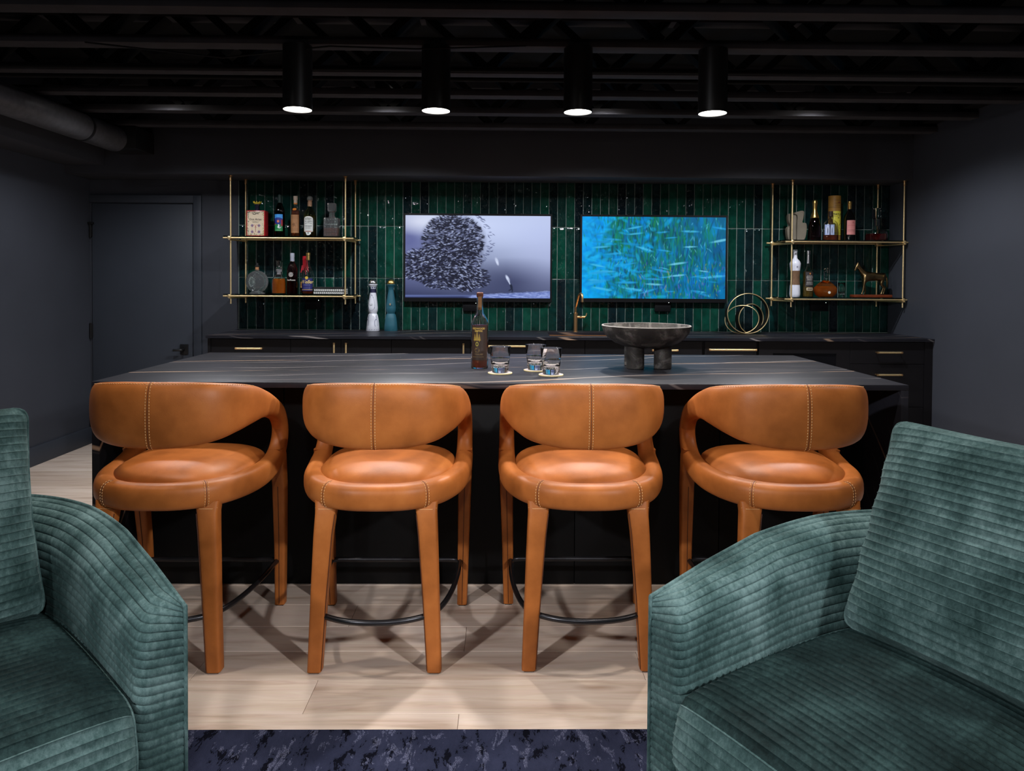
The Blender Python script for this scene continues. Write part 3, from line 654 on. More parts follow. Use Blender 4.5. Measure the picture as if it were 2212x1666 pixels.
def make_stool():
    t = thing('counter_stool', 'stool', 'stool', (0, 0, 0), group='leather counter stools at the island')
    half = [(0, -.265, .592, .088, .075, -90), (.11, -.250, .592, .088, .075, -68), (.205, -.185, .592, .088, .075, -42), (.264, -.07, .594, .086, .072, -14),
            (.285, .05, .602, .082, .068, 0), (.289, .14, .626, .078, .064, 0), (.289, .195, .676, .074, .060, 0), (.289, .206, .737, .072, .058, 0),
            (.288, .168, .791, .074, .058, 0), (.287, .09, .830, .082, .057, 0), (.283, .0, .858, .102, .058, -3), (.270, -.085, .870, .138, .060, -16),
            (.240, -.165, .872, .170, .062, -36), (.185, -.224, .868, .200, .064, -56), (.10, -.256, .865, .218, .064, -76), (0, -.268, .864, .222, .064, -90)]
    half = [(x*.955, y, z, h, w_, a) for (x, y, z, h, w_, a) in half]
    loop = half+[(-x, y, z, h, w_, -180-a) for (x, y, z, h, w_, a) in half[-2:0:-1]]
    per = 6; S = catmull(loop, per); n = len(S)
    seg = 28
    def section(i, a, grow=0.0):
        x, y, z, h, w_, na = S[i % n]; p = Vector((x, y, z))
        T = Vector(S[(i+1) % n][:3])-Vector(S[(i-1) % n][:3]); T.normalize()
        Nv = Vector((math.cos(R(na)), math.sin(R(na)), 0)); Nv = (Nv-T*Nv.dot(T)).normalized(); H = T.cross(Nv)
        if H.z < 0 and abs(H.z) > .5: pass
        e = 2/2.7; ca, sa = math.cos(a), math.sin(a)
        cx = math.copysign(abs(ca)**e, ca)*(w_/2+grow); cz = math.copysign(abs(sa)**e, sa)*(h/2+grow)
        d = (Nv*cx+H*cz); return p+d, (Nv*ca*h+H*sa*w_).normalized()
    G = np.array([[section(i, 2*PI*k/seg)[0] for k in range(seg)] for i in range(n)])
    half_n = (len(half)-1)*per; q = 7*per
    # direction check: backrest upward side of the section
    rim = MB().grid(np.concatenate([G[n-q:], G[:q+1]]), close_v=True).obj('seat_rim', LEATHER, t, smooth=60)
    back = MB().grid(G[q:n-q+1], close_v=True).obj('backrest', LEATHER, t, smooth=60)
    def upa(i):   # sign so that +sin is up
        a, _ = section(i, PI/2); b, _ = section(i, -PI/2); return 1 if a.z > b.z else -1
    ib = half_n
    # double seam down the middle of the backrest, dark groove between
    sm = MB(); st = MB(); s_ = upa(ib)
    for dx in (-.0065, .0065):
        P, Q = [], []
        for k in range(40):
            a = s_*(-1.45+2.95*k/39); p, nn = section(ib, a, .0004); P.append(p+Vector((dx, 0, 0))); Q.append(nn)
        stitches(st, P, Q)
    P = []
    for k in range(40): P.append(section(ib, s_*(-1.5+3.0*k/39), -.0004)[0])
    sm.tube(P, .0013, 6)
    # row of stitches under the top edge
    P, Q = [], []
    for i in range(ib-4*per, ib+4*per+1):
        p, nn = section(i, upa(i)*1.22, .0004); P.append(p); Q.append(nn)
    stitches(st, P, Q)
    st.obj('stitching', THREAD, back, kind='stuff'); sm.obj('seam', SEAM, back)
    st = MB(); sm = MB()
    for i0 in (int(1.55*per), n-int(1.55*per)):
        for di in (0, 1):
            P, Q = [], []
            for k in range(24):
                p, nn = section(i0, upa(i0)*(-1.2+2.7*k/23), .0004); x, y = S[i0][0], S[i0][1]
                tv_ = Vector(S[(i0+1) % n][:3])-Vector(S[i0-1][:3]); tv_.normalize(); P.append(p+tv_*(-.006 if di else .006)); Q.append(nn)
            stitches(st, P, Q)
        MB().tube([section(i0, upa(i0)*(-1.3+2.9*k/23), -.0004)[0] for k in range(24)], .0012, 6).obj('seam', SEAM, rim)
    st.obj('stitching', THREAD, rim, kind='stuff')
    # creases along the inside of each arm
    for sgn in (0, 1):
        for da in (.25, -.25):
            ii = range(6*per, 10*per) if not sgn else range(n-10*per, n-6*per+1)
            MB().tube([section(i, PI+da, -.0006)[0] for i in ii], .0014, 6).obj('arm_seam', SEAM, back)
    # cushion
    rings, sg = 14, 56; A = np.zeros((rings+4, sg, 3))
    def outline(a, s):
        ca, sa = math.cos(a), math.sin(a); e = 2/2.3 if sa < 0 else 2/4.2
        return math.copysign(abs(ca)**e, ca)*.247*s, math.copysign(abs(sa)**e, sa)*(.232 if sa < 0 else .225)*s+.012
    for i in range(rings+4):
        for k in range(sg):
            a = 2*PI*k/sg
            if i < rings:
                r_ = (i+.15)/(rings-1+.15); r_ = 1-(1-r_)**1.5 if i else .02; z = .617+.062*(1-r_**3.2)**.62
            else:
                q_ = (i-rings+1)/4; r_ = 1-.10*q_*q_; z = .617-.055*q_
            x, y = outline(a, r_); z += .010*max(0, y)/.23; A[i, k] = (x, y, z)
    mb = MB().grid(A, close_v=True); mb.f.append(tuple(range(sg-1, -1, -1))); o0 = (rings+3)*sg; mb.f.append(tuple(o0+k for k in range(sg)))
    mb.obj('seat_cushion', LEATHER, t, smooth=60)
    prof = [outline(2*PI*k/40, .93) for k in range(40)]
    v = [(x, y, .552) for x, y in prof]+[(x, y, .60) for x, y in prof]
    MB().add(v, [tuple(range(39, -1, -1)), tuple(range(40, 80))]+[(k, (k+1) % 40, 40+(k+1) % 40, 40+k) for k in range(40)]).obj('seat_base', LEATHER, t)
    # legs
    def leg(st_):
        ss = []; sgm = 24
        for (x, y, z, wx, wy) in st_:
            row_ = []
            for k in range(sgm):
                a = 2*PI*(k+.5)/sgm; e = 2/5.0; ca, sa = math.cos(a), math.sin(a)
                row_.append((x+math.copysign(abs(ca)**e, ca)*wx/2, y+math.copysign(abs(sa)**e, sa)*wy/2, z))
            ss.append(row_)
        mb = MB().grid(np.array(ss), close_v=True); mb.f.append(tuple(range(sgm))); o_ = (len(ss)-1)*sgm; mb.f.append(tuple(o_+k for k in range(sgm)))
        return mb
    for s in (-1, 1):
        lg = leg([(s*.200, -.250, .006, .048, .048), (s*.188, -.243, .25, .055, .052), (s*.176, -.232, .46, .064, .056), (s*.170, -.224, .53, .069, .057), (s*.168, -.219, .548, .075, .056), (s*.168, -.214, .570, .080, .052)]).obj('leg', LEATHER, t, smooth=50)
        MB().box(s*.200-.016, s*.200+.016, -.266, -.234, 0, .007).obj('foot_glide', BLACKP, lg, smooth=0)
        MB().tube([(s*(.200-.0240), -.2685, .01), (s*(.188-.0270), -.2640, .25), (s*(.176-.0315), -.2550, .46), (s*(.170-.0340), -.2470, .53)], .0013, 6).obj('seam', SEAM, lg)
        MB().tube([(s*.168-.036, -.240, .549), (s*.168-.02, -.2474, .547), (s*.168+.02, -.2474, .547), (s*.168+.036, -.240, .549)], .0008, 6).obj('collar_stitch', THREAD, lg)
        lg = leg([(s*.265, .250, .006, .040, .042), (s*.270, .235, .25, .045, .048), (s*.276, .205, .50, .052, .056), (s*.280, .165, .63, .056, .066), (s*.282, .15, .66, .05, .06)]).obj('leg', LEATHER, t, smooth=50)
        MB().box(s*.265-.014, s*.265+.014, .236, .264, 0, .007).obj('foot_glide', BLACKP, lg, smooth=0)
        MB().tube([(s*.265, .2285, .01), (s*.270, .2105, .25), (s*.276, .1765, .50)], .0014, 6).obj('seam', SEAM, lg)
    zr = .188
    rp = [(-.248, .232), (-.14, .236), (0, .237), (.14, .236), (.248, .232), (.256, .17), (.254, .06), (.243, -.06), (.220, -.17), (.182, -.242), (.10, -.288), (0, -.303), (-.10, -.288), (-.182, -.242), (-.220, -.17), (-.243, -.06), (-.254, .06), (-.256, .17)]
    rp = catmull([(x, y, zr) for x, y in rp], 4); MB().tube([tuple(p) for p in rp], .0095, 12, closed=True).obj('footrest', STEEL, t)
    return t
stool0 = make_stool()
for k, (x, y, rz, lb) in enumerate(((-1.158, 2.65, 0, 'tan leather counter stool at the island end nearest the door'), (-.423, 2.65, 0, 'tan leather counter stool in front of the whiskey bottle'),
        (.295, 2.66, 0, 'tan leather counter stool between the tumblers and the footed bowl'), (1.020, 2.66, R(0), 'tan leather counter stool partly hidden by the armchair with the big cushion'))):
    o = stool0 if k == 0 else copy_tree(stool0)
    o.location = (x, y, 0); o.rotation_euler = (0, 0, rz); o['label'] = lb

# ================================================================== ARMCHAIRS
RIBV = (0.0, .045, .13, .5, .87, .955)
def rib_params(n):
    p, d = [], []
    for k in range(n):
        for q in RIBV: p.append((k+q)/n); d.append({0.0: 0, .045: .6, .13: .9, .5: 1, .87: .9, .955: .6}[q])
    p.append(1.0); d.append(0); return np.array(p), np.array(d)
def displace(A, D, depth, fade=None):
    """push grid A[nu,nv,3] along its normals by depth*D[nv]; fade[nu] calms the ribs towards the ends"""
    du = np.gradient(A, axis=0); dv = np.gradient(A, axis=1); N_ = np.cross(du, dv); N_ /= np.maximum(np.linalg.norm(N_, axis=2, keepdims=True), 1e-9)
    f_ = 1.0 if fade is None else np.asarray(fade)[:, None, None]
    return A+N_*(D[None, :, None]-1)*depth*f_
def make_armchair(label, loc, rz):
    t = thing('armchair', label, 'armchair', loc, rz, group='teal velvet armchairs')
    W, T = .42, .105
    # outer plan line from front on +x round the back to front on -x
    def outer(s):   # s in 0..1
        if s < .22: return np.array((W, .36*s/.22))
        if s > .78: return np.array((-W, .36*(1-s)/.22))
        a = PI*(s-.22)/.56; c, sn = math.cos(a), math.sin(a)
        return np.array((math.copysign(abs(c)**.8, c)*W, .36+.50*abs(sn)**.8))
    ns = 121; ss = np.linspace(0, 1, ns); O = np.array([outer(s) for s in ss])
    tg = np.gradient(O, axis=0); nrm = np.stack([tg[:, 1], -tg[:, 0]], 1); nrm /= np.linalg.norm(nrm, axis=1, keepdims=True)   # outward
    for _ in range(3): nrm[1:-1] = (nrm[:-2]+nrm[1:-1]*2+nrm[2:])/4
    nrm /= np.linalg.norm(nrm, axis=1, keepdims=True)
    I = O-nrm*T
    dist = np.concatenate([[0], np.cumsum(np.linalg.norm(np.diff(O, axis=0), axis=1))]); dist = np.minimum(dist, dist[-1]-dist)
    hz = np.interp(dist, [0, .08, .17, .336, .55, .765, .95, 1.1], [.560, .584, .611, .652, .674, .686, .70, .705])
    # skin columns: front face of one arm, inner side, front face of the other arm
    cols = []
    rc = .03
    k0 = int(np.argmax(I[:, 1] > rc))
    def face(sign):
        out = []
        xo, xi = W, W-T
        for f_ in np.linspace(0, 1, 8)[:-1]:
            x = xo+(xi+rc-xo)*f_; out.append(((x*sign, 0.0), f_*.07))
        for a in np.linspace(0, PI/2, 7)[:-1]:
            out.append((((xi+rc-rc*math.sin(a))*sign, rc-rc*math.cos(a)), .07+.04*a/(PI/2)))
        return out
    fa = face(1)
    for (p, yo) in fa: cols.append((np.array(p), np.array((W, yo)), np.interp(yo, dist[:ns//2], hz[:ns//2])))
    for k in range(k0, ns-k0):
        yo = I[k][1]
        if k < ns//4 and yo < .25 or k > 3*ns//4 and yo < .25:
            yq = .11+(yo-rc)*(.25-.11)/(.25-rc); cols.append((I[k], np.array((math.copysign(W, I[k][0]), yq)), np.interp(yq, dist[:ns//2], hz[:ns//2])))
        else: cols.append((I[k], O[k], hz[k]))
    for (p, yo) in reversed(face(-1)): cols.append((np.array(p), np.array((-W, yo)), np.interp(yo, dist[:ns//2], hz[:ns//2])))
    # outer y of the columns must run forward steadily
    nr = 29; vp, vd = rib_params(nr); z0 = .07; bend = .10
    A = np.zeros((len(cols), len(vp), 3))
    for i, (ip, op, zt) in enumerate(cols):
        Ls = zt-bend-z0; Lq = .165; tot = Ls+Lq
        for j, v in enumerate(vp):
            d = v*tot
            if d <= Ls: A[i, j] = (ip[0], ip[1], z0+d)
            else:
                a = (d-Ls)/Lq*PI/2; f_ = 1-math.cos(a); A[i, j] = (*(ip+(op-ip)*f_), zt-bend+bend*math.sin(a))
    A = displace(A, vd, -.006)
    sh = MB().grid(A).obj('arm_shell', VELVET, t, smooth=70, fix=False)
    for f_ in sh.data.polygons: pass
    # outside of the shell and its piping
    nr2 = 28; vp2, vd2 = rib_params(nr2); B = np.zeros((ns, len(vp2), 3))
    for i in range(ns):
        for j, v in enumerate(vp2): B[i, j] = (O[i, 0]+nrm[i, 0]*.002, O[i, 1]+nrm[i, 1]*.002, hz[i]-(hz[i]-z0)*v)
    B = displace(B, vd2, -.0055)
    MB().grid(B).obj('outer_shell', VELVET, t, smooth=70, fix=False)
    pipe_pts = [(W, 0, z) for z in np.linspace(.07, .56, 14)]+[(O[i, 0], O[i, 1], hz[i]+.001) for i in range(ns)]+[(-W, 0, z) for z in np.linspace(.56, .07, 14)]
    MB().tube(pipe_pts, .0048, 8).obj('piping', VELVET, t)
    # swivel base
    MB().lathe([(.0, 0), (.30, 0), (.30, .03), (.27, .035), (.27, .072), (0, .072)], 40, (0, .43, 0), cap=False).obj('swivel_base', BLACKM, t)
    pl = [tuple(I[k]*.985) for k in range(0, ns, 4)]
    # front rail under the cushion
    MB().rbox(-(W-T)+.004, W-T-.004, .02, .74, .072, .205, .02, 3).obj('front_rail', VELVET, t)
    # seat cushion: ribs run across the seat and down its front
    hw = W-T-.006; nr3 = 44; vp3, vd3 = rib_params(nr3)
    zt, zb, yb, yf, rf = .402, .215, .70, -.035, .05
    pts = []
    for y in np.linspace(yb, yf+rf, 30): pts.append((y, zt+.030*math.sin(PI*min(1, max(0, (yb-y+.02)/(yb-yf)))**.8)))
    for a in np.linspace(0, PI/2, 9)[1:]: pts.append((yf+rf-rf*math.sin(a), zt-rf+rf*math.cos(a)))
    for z in np.linspace(zt-rf, zb+.03, 8)[1:]: pts.append((yf-.012*math.sin(PI*(zt-rf-z)/(zt-rf-zb)), z))
    for a in np.linspace(0, PI/2, 6)[1:]: pts.append((yf+.03-.03*math.cos(a), zb+.03-.03*math.sin(a)))
    pts = np.array(pts); dl = np.concatenate([[0], np.cumsum(np.linalg.norm(np.diff(pts, axis=0), axis=1))]); dl /= dl[-1]
    py = np.interp(vp3, dl, pts[:, 0]); pz = np.interp(vp3, dl, pts[:, 1])
    xs = np.concatenate([[-1, -.998, -.985, -.96, -.92], np.linspace(-.85, .85, 17), [.92, .96, .985, .998, 1]]); C_ = np.zeros((len(xs), len(vp3), 3))
    for i, u in enumerate(xs):
        e = (1-abs(u)**14)**.5 if abs(u) < 1 else 0; e2 = .25+.75*e; cr = .018*(1-u*u)
        for j in range(len(vp3)):
            up = max(0, (pz[j]-zb)/(zt-zb)); C_[i, j] = (u*hw, py[j]+(1-e2)*.05*(1 if py[j] < .2 else 0)*(1-min(1, py[j]/.2 if py[j] > 0 else 0)), pz[j]-(1-e2)*.055*up+cr*up)
    C0 = C_.copy(); C_ = displace(C_, vd3, .005, 1-np.abs(xs)**16)
    jf = int(np.argmax(vp3 > dl[29+4]))
    MB().grid(C_[:, :jf+1]).obj('seat_cushion', VELVET_SHADED, t, smooth=70, fix=False)  # seat top wears the shaded copy, the front face the plain velvet
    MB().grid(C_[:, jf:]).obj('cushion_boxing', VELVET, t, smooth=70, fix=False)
    sd = MB()
    for s in (0, -1):
        L_ = [tuple(p) for p in C_[s]]; m0 = (L_[0][0], .35, .25); sd.add(L_+[m0, (L_[0][0], yb, zb)], [(k, k+1, len(L_)) for k in range(len(L_)-1)]+[(len(L_)-1, len(L_)+1, len(L_)), (len(L_)+1, 0, len(L_))])
    sd.obj('cushion_side', VELVET, t)
    MB().tube([tuple(p+np.array((0, -.001, .0015))) for p in C0[-3]], .003, 6).obj('cushion_piping', VELVET, t)
    return t
ch_r = make_armchair('teal ribbed velvet armchair facing away from the side wall, cushion fully in view', (.544, 1.306, .012), R(-63))
ch_l = make_armchair('teal ribbed velvet armchair on the door side of the rug', (-.997, 1.314, .012), R(48))

def make_pillow(label, chair_loc, rz, cx, cy, cz, w_, h_, thick, lean, yaw=0, roll=0):
    t = thing('back_cushion', label, 'cushion', (0, 0, 0), group='teal velvet back cushions')
    nr = 27; vp, vd = rib_params(nr); us = np.concatenate([[-1, -.995, -.98, -.95], np.linspace(-.9, .9, 33), [.95, .98, .995, 1]])
    def rcorner(x, z, rr=.035):
        ax, az = abs(x)-(w_/2-rr), abs(z)-(h_/2-rr)
        if ax > 0 and az > 0:
            l = math.hypot(ax, az); m_ = max(ax, az); k_ = m_/l; return math.copysign(w_/2-rr+ax*k_, x), math.copysign(h_/2-rr+az*k_, z)
        return x, z
    def side(sg):
        A = np.zeros((len(us), len(vp), 3))
        for i, u in enumerate(us):
            for j, v in enumerate(vp):
                q = 2*v-1
                th = thick/2*((1-abs(u)**2.4)*(1-abs(q)**2.4)+1e-9)**.55
                pin = 1-.045*(1-abs(q)**2)*abs(u)**3; pin2 = 1-.035*(1-u*u)*abs(q)**3
                puck = .006*math.sin(u*19+1.3*math.sin(5*u))*max(0, abs(q)-.72)/.28+.004*math.sin(q*15)*max(0, abs(u)-.75)/.25
                cu, cq = rcorner(u*w_/2*pin, q*h_/2*pin2); A[i, j] = (cu, -sg*(th+puck*(1-q*q)**.3), cq)
        return displace(A, vd, -.006*sg if sg > 0 else .006, np.clip(1-np.abs(us)**9, 0, 1))
    mb = MB().grid(side(1)); mb.obj('front_cover', VELVET, t, smooth=70, fix=False)
    MB().grid(side(-1)).obj('back_cover', VELVET, t, smooth=70, fix=False)
    ed = [(u*w_/2*(1), 0, h_/2*(1-.035*(1-u*u))) for u in np.linspace(-1, 1, 40)]+[(w_/2*(1-.045*(1-q*q)), 0, q*h_/2) for q in np.linspace(1, -1, 40)[1:]]
    ed += [(u*w_/2, 0, -h_/2*(1-.035*(1-u*u))) for u in np.linspace(1, -1, 40)[1:]]+[(-w_/2*(1-.045*(1-q*q)), 0, q*h_/2) for q in np.linspace(-1, 1, 40)[1:-1]]
    ed = [(lambda c_: (c_[0], 0, c_[1]))(rcorner(p[0], p[2])) for p in ed]
    MB().tube(ed, .0045, 7, closed=True).obj('edge_piping', VELVET, t)
    M_ = Matrix.Translation(Vector(chair_loc)) @ Matrix.Rotation(rz, 4, 'Z') @ Matrix.Translation((cx, cy, cz)) @ Matrix.Rotation(yaw, 4, 'Z') @ Matrix.Rotation(-lean, 4, 'X') @ Matrix.Rotation(roll, 4, 'Y')
    t.matrix_world = M_
    return t
make_pillow('large teal ribbed back cushion leaning in the armchair by the side wall', (.544, 1.306, .012), R(-63), .005, .615, .690, .60, .54, .23, R(22))
make_pillow('teal ribbed back cushion in the armchair on the door side', (-.997, 1.314, .012), R(48), -.02, .592, .692, .62, .54, .23, R(16))

# rug
MB().rbox(-2.3, 2.4, -.9, 2.07, .0005, .011, .004, 2).obj('area_rug', RUG, label='navy blue mottled area rug under the armchairs', cat='rug')

# ================================================================== THINGS ON THE ISLAND
def text_mesh(body, size, align='CENTER', shear=0, bold=0.0):
    cu = bpy.data.curves.new('lettering', 'FONT'); cu.body = body; cu.size = size; cu.align_x = align; cu.shear = shear; cu.offset = bold; cu.resolution_u = 2
    o = bpy.data.objects.new('lettering', cu); COL.objects.link(o); bpy.context.view_layer.update()
    m = bpy.data.meshes.new_from_object(o.evaluated_get(bpy.context.evaluated_depsgraph_get()))
    V = [tuple(v.co) for v in m.vertices]; Fc = [tuple(p.vertices) for p in m.polygons]
    bpy.data.objects.remove(o); bpy.data.curves.remove(cu); bpy.data.meshes.remove(m); return V, Fc
def wrap(V, Rr, z, x0=0.0):
    return [((Rr)*math.sin((x+x0)/Rr), -(Rr)*math.cos((x+x0)/Rr), z+y) for x, y, _ in V]
def lettering(parent, body, size, z, mat, Rr=None, yflat=None, x0=0, shear=0, bold=0.0):
    V, Fc = text_mesh(body, size, shear=shear, bold=bold)
    W_ = wrap(V, Rr, z, x0) if Rr else [(x+x0, yflat, z+y) for x, y, _ in V]
    return MB().add(W_, Fc).obj('lettering', mat, parent, smooth=0, fix=False)
def label_round(parent, cv, Rr, wd, z0, z1, x0=0, name='label'):
    return painted(name, cv, lambda u, v: (Rr*math.sin((x0-wd/2+wd*u)/Rr), -Rr*math.cos((x0-wd/2+wd*u)/Rr), z1+(z0-z1)*v), PRINT, parent)
def label_flat(parent, cv, y, x0, x1, z0, z1, name='label'):
    return painted(name, cv, lambda u, v: (x0+(x1-x0)*u, y, z1+(z0-z1)*v), PRINT, parent)
def shell(prof, th=.0025, floor_t=.006):
    """outer profile (bottom to top) turned into a hollow vessel profile"""
    inner = [(max(r-th, .001), max(z, prof[0][1]+floor_t)) for r, z in prof if r > .004]
    return [(.0005, prof[0][1])]+list(prof)+inner[::-1]+[(.0005, prof[0][1]+floor_t)]
def liquid_prof(prof, z1, th=.0031, floor_t=.0066):
    out = [(.0005, prof[0][1]+floor_t)]; z0 = prof[0][1]+floor_t
    zs = sorted({z0, z1} | {z for r, z in prof if z0 < z < z1})
    pr = [p for p in prof if p[0] > .001]
    for z in zs: out.append((max(.001, float(np.interp(z, [p[1] for p in pr], [p[0] for p in pr]))-th), z))
    out.append((.0005, z1)); return out
AMBER = glassy('amber_liquor', srgb(226, 124, 36), 0, 1.34, .6)
DARKAMB = glassy('dark_liquor', srgb(160, 66, 22), 0, 1.34, .72)
REDL = glassy('red_liquor', srgb(116, 16, 18), 0, 1.34, .75)
GOLDL = glassy('gold_liquor', srgb(205, 165, 70), 0, 1.34, .8)
GREENG = glassy('dark_green_glass', srgb(28, 70, 40)); OLIVEG = glassy('olive_glass', srgb(176, 190, 150)); BROWNG = glassy('brown_glass', srgb(140, 64, 24))
CRYSTAL = glassy('cut_crystal', (.93, .95, .96), .02, 1.52, .95)
CORK = simple('cork_stopper', srgb(176, 124, 84), .8, var=.2, nscale=80)
GOLDF = simple('gold_foil', (.75, .5, .16), .3, metal=1, var=.08)
SILVER = simple('silver_foil', (.6, .6, .62), .25, metal=1, var=.06)

def bottle(name, label, loc, prof, glass=CLEAR, liq=None, lev=None, cap=None, capmat=None, seg=36, sx=1, sy=1, rot=0, rz=0, cat='bottle', group=None, stopper_name='cap', th=.0025):
    t = thing(name, label, cat, loc, rz, group)
    MB().lathe(shell(prof, th), seg, cap=False, sx=sx, sy=sy, rot=rot).obj('glass_body', glass, t, smooth=40)
    if liq: MB().lathe(liquid_prof(prof, lev, th+.0006, .0066), seg, cap=False, sx=sx, sy=sy, rot=rot).obj('liquid', liq, t, smooth=40)
    if cap: MB().lathe(cap, 24).obj(stopper_name, capmat, t, smooth=40)
    return t

# whiskey bottle
t = bottle('whiskey_bottle', 'tall brown-labelled whiskey bottle on the island by the tumblers', (-.105, 3.29, CH+.0003),
    [(.036, 0), (.0392, .004), (.0398, .05), (.0398, .205), (.036, .222), (.026, .238), (.0175, .252), (.0148, .285), (.0135, .318), (.0140, .322), (.0140, .330)], CLEAR, DARKAMB, .198,
    [(.0135, .326), (.0155, .329), (.0155, .345), (.012, .3475), (0, .3475)], simple('brown_wood_cap', srgb(96, 54, 36), .5, var=.15), th=.004)
cv = Canvas(90, 130, (50, 34, 26))
GO = (176, 150, 60)
for cx, sc in ((.36, 1.0), (.22, .72), (.50, .72)):
    yb_ = .44
    for k in range(7):
        yy = yb_-.27*sc+.036*sc*k*1.1; ww = (.018+.018*k)*sc
        cv.ell(cx, yy, ww, .016*sc, GO, soft=.3)
    cv.rect(cx-.006, yb_-.05, cx+.006, yb_+.02, GO)
for k in range(16):
    a = 2*PI*k/16; cv.dab(.36+.07*math.cos(a), .53+.05*math.sin(a), .02, .012, (196, 190, 70), a)
cv.ell(.36, .53, .05, .03, (50, 34, 26))
for k in range(40):
    a = rng.uniform(0, 6.3); cv.dab(.36+.17*math.cos(a)*rng.uniform(.5, 1), .70+.08*math.sin(a)*rng.uniform(.4, 1), .02, .006, (150, 128, 62), rng.uniform(0, 3), .8)
for y_, a_, b_ in ((.815, .22, .72), (.84, .24, .70), (.90, .1, .78)): 
    for k in range(14): cv.rect(a_+(b_-a_)*k/14, y_-.008, a_+(b_-a_)*(k+.6)/14, y_+.008, (128, 108, 72))
label_round(t, cv, .0402, .078, .040, .196, .0)
GOLDP = flat((206, 176, 84))
lettering(t, 'REDWOOD', .0115, .180, GOLDP, Rr=.0405, x0=-.004, bold=.0002)
lettering(t, 'EMPIRE', .0115, .169, GOLDP, Rr=.0405, x0=-.004, bold=.0002)
MB().add(*(lambda n_: ([((.0150+.0001*k)*math.sin(a), -(.0150)*math.cos(a)-.0003, z) for z, k in ((.345, 0), (.268, 6)) for a in np.linspace(-.5, .6, n_)], [(i, i+1, n_+i+1, n_+i) for i in range(n_-1)]))(9)).obj('neck_strip', flat((126, 88, 48)), t, fix=False)

# tumblers on coasters
def tumbler(name, label, loc, Rt, Rb, h, group, th=.0022):
    t = thing(name, label, 'glass', loc, group=group)
    prof = [(.0005, 0), (Rb*.94, .0), (Rb, .003), (Rb+(Rt-Rb)*.3, h*.3), (Rb+(Rt-Rb)*.62, h*.62), (Rb+(Rt-Rb)*.625+.0008, h*.635), (Rb+(Rt-Rb)*.65, h*.65), (Rt, h-.001), (Rt-.001, h), (Rt-th, h-.001)]
    hb = h*.30
    prof += [(Rb+(Rt-Rb)*.62-th, h*.62), (Rb+(Rt-Rb)*.36-th, hb+.012), (Rb*.9-th, hb+.003), (Rb*.6, hb-.002), (.0005, hb-.005)]
    MB().lathe(prof, 48, cap=False).obj('glass_wall', CLEAR, t, smooth=50)
    pb = MB(); rg = np.random.default_rng(int(abs(loc[0])*1000))
    for k in range(70):      # seed bubbles cast in the base of the glass
        a = rg.uniform(0, 2*PI); r = Rb*.9*math.sqrt(rg.uniform(0, 1)); z = hb-.012+rg.uniform(0, .008)
        pb.lathe([(.0002, -.0011), (.0011, -.0005), (.0012, .0005), (.0002, .0011)], 6, (r*math.cos(a), r*math.sin(a), z))
    pb.obj('cast_bubbles', simple('bubble_glint', (.9, .92, .95), .1, metal=.6) if 'bubble_glint' not in bpy.data.materials else bpy.data.materials['bubble_glint'], t, kind='stuff')
    return t
CO_TOP = simple('pale_coaster_face', srgb(168, 158, 160), .6); CO_EDGE = simple('cream_coaster_edge', srgb(216, 200, 150), .6)
for (x, y, lb, lg) in ((-.010, 3.104, 'round cream-edged coaster under the tumbler beside the whiskey bottle', 'clear bubbled tumbler beside the whiskey bottle'),
                       (.148, 3.205, 'round cream-edged coaster under the tumbler set farther back', 'clear bubbled tumbler set farther back, half behind another'),
                       (.207, 3.051, 'round cream-edged coaster under the tumbler nearest the bowl', 'clear bubbled tumbler nearest the footed bowl')):
    c_ = thing('coaster', lb, 'coaster', (x, y, CH+.0003), group='round coasters on the island')
    MB().lathe([(.0, 0), (.0515, 0), (.0525, .001), (.0525, .004), (.0515, .005), (.0505, .005)], 48, cap=False).obj('rim', CO_EDGE, c_)
    MB().lathe([(.0506, .0049), (.0, .0049)], 48, cap=False).obj('face', CO_TOP, c_)
    tumbler('tumbler', lg, (x, y, CH+.0056), .0465, .0355, .112, 'tumblers on coasters')

# footed bowl
t = thing('footed_bowl', 'dark clay footed bowl on thick cylindrical legs', 'bowl', (.668, 3.335, CH+.0003))
pr = [(.0005, .094), (.05, .094), (.10, .101), (.145, .117), (.178, .140), (.197, .166), (.204, .188), (.206, .196), (.204, .1985), (.198, .1985), (.195, .192), (.186, .170), (.165, .146), (.13, .127), (.08, .116), (.0005, .114)]
MB().lathe(pr, 72, cap=False).obj('bowl', BOWLM, t, smooth=50)
MB().lathe([(.2062, .1962), (.2045, .1992), (.1985, .1992), (.1958, .1935)], 72, cap=False).obj('rim', simple('worn_clay_rim', srgb(132, 128, 126), .55, var=.25, nscale=20), t, smooth=60)
for (x, y) in ((-.055, -.035), (.073, -.028), (-.045, .085)):
    MB().lathe([(.0005, 0), (.038, 0), (.0405, .003), (.0405, .112), (.0005, .112)], 32, (x, y, 0), cap=False).obj('leg', BOWLM, t)

# ================================================================== THINGS ON THE BACK COUNTER
# tall bell shaped tequila bottles
bell = [(.050, 0), (.0525, .004), (.049, .05), (.043, .10), (.036, .128), (.0295, .136), (.0315, .144), (.0375, .158), (.0385, .185), (.034, .23), (.026, .285), (.0205, .318), (.0205, .330), (.0255, .345), (.033, .358), (.0355, .361), (.0355, .366), (.032, .367), (.0005, .367)]
dome = [(.030, .367), (.031, .372), (.0285, .386), (.020, .399), (.008, .405), (0, .4055)]
def bell_R(z): return float(np.interp(z, [p[1] for p in bell[:-1]], [p[0] for p in bell[:-1]]))
def bell_bottle(label, x, matb, matd):
    t = thing('bell_bottle', label, 'bottle', (x, 5.655, CH+.0003), group='tall bell-shaped bottles on the back counter')
    MB().lathe([(.0005, 0)]+bell, 40, cap=False).obj('ceramic_body', matb, t, smooth=50)
    MB().lathe(dome, 28).obj('domed_stopper', matd, t, smooth=60); return t
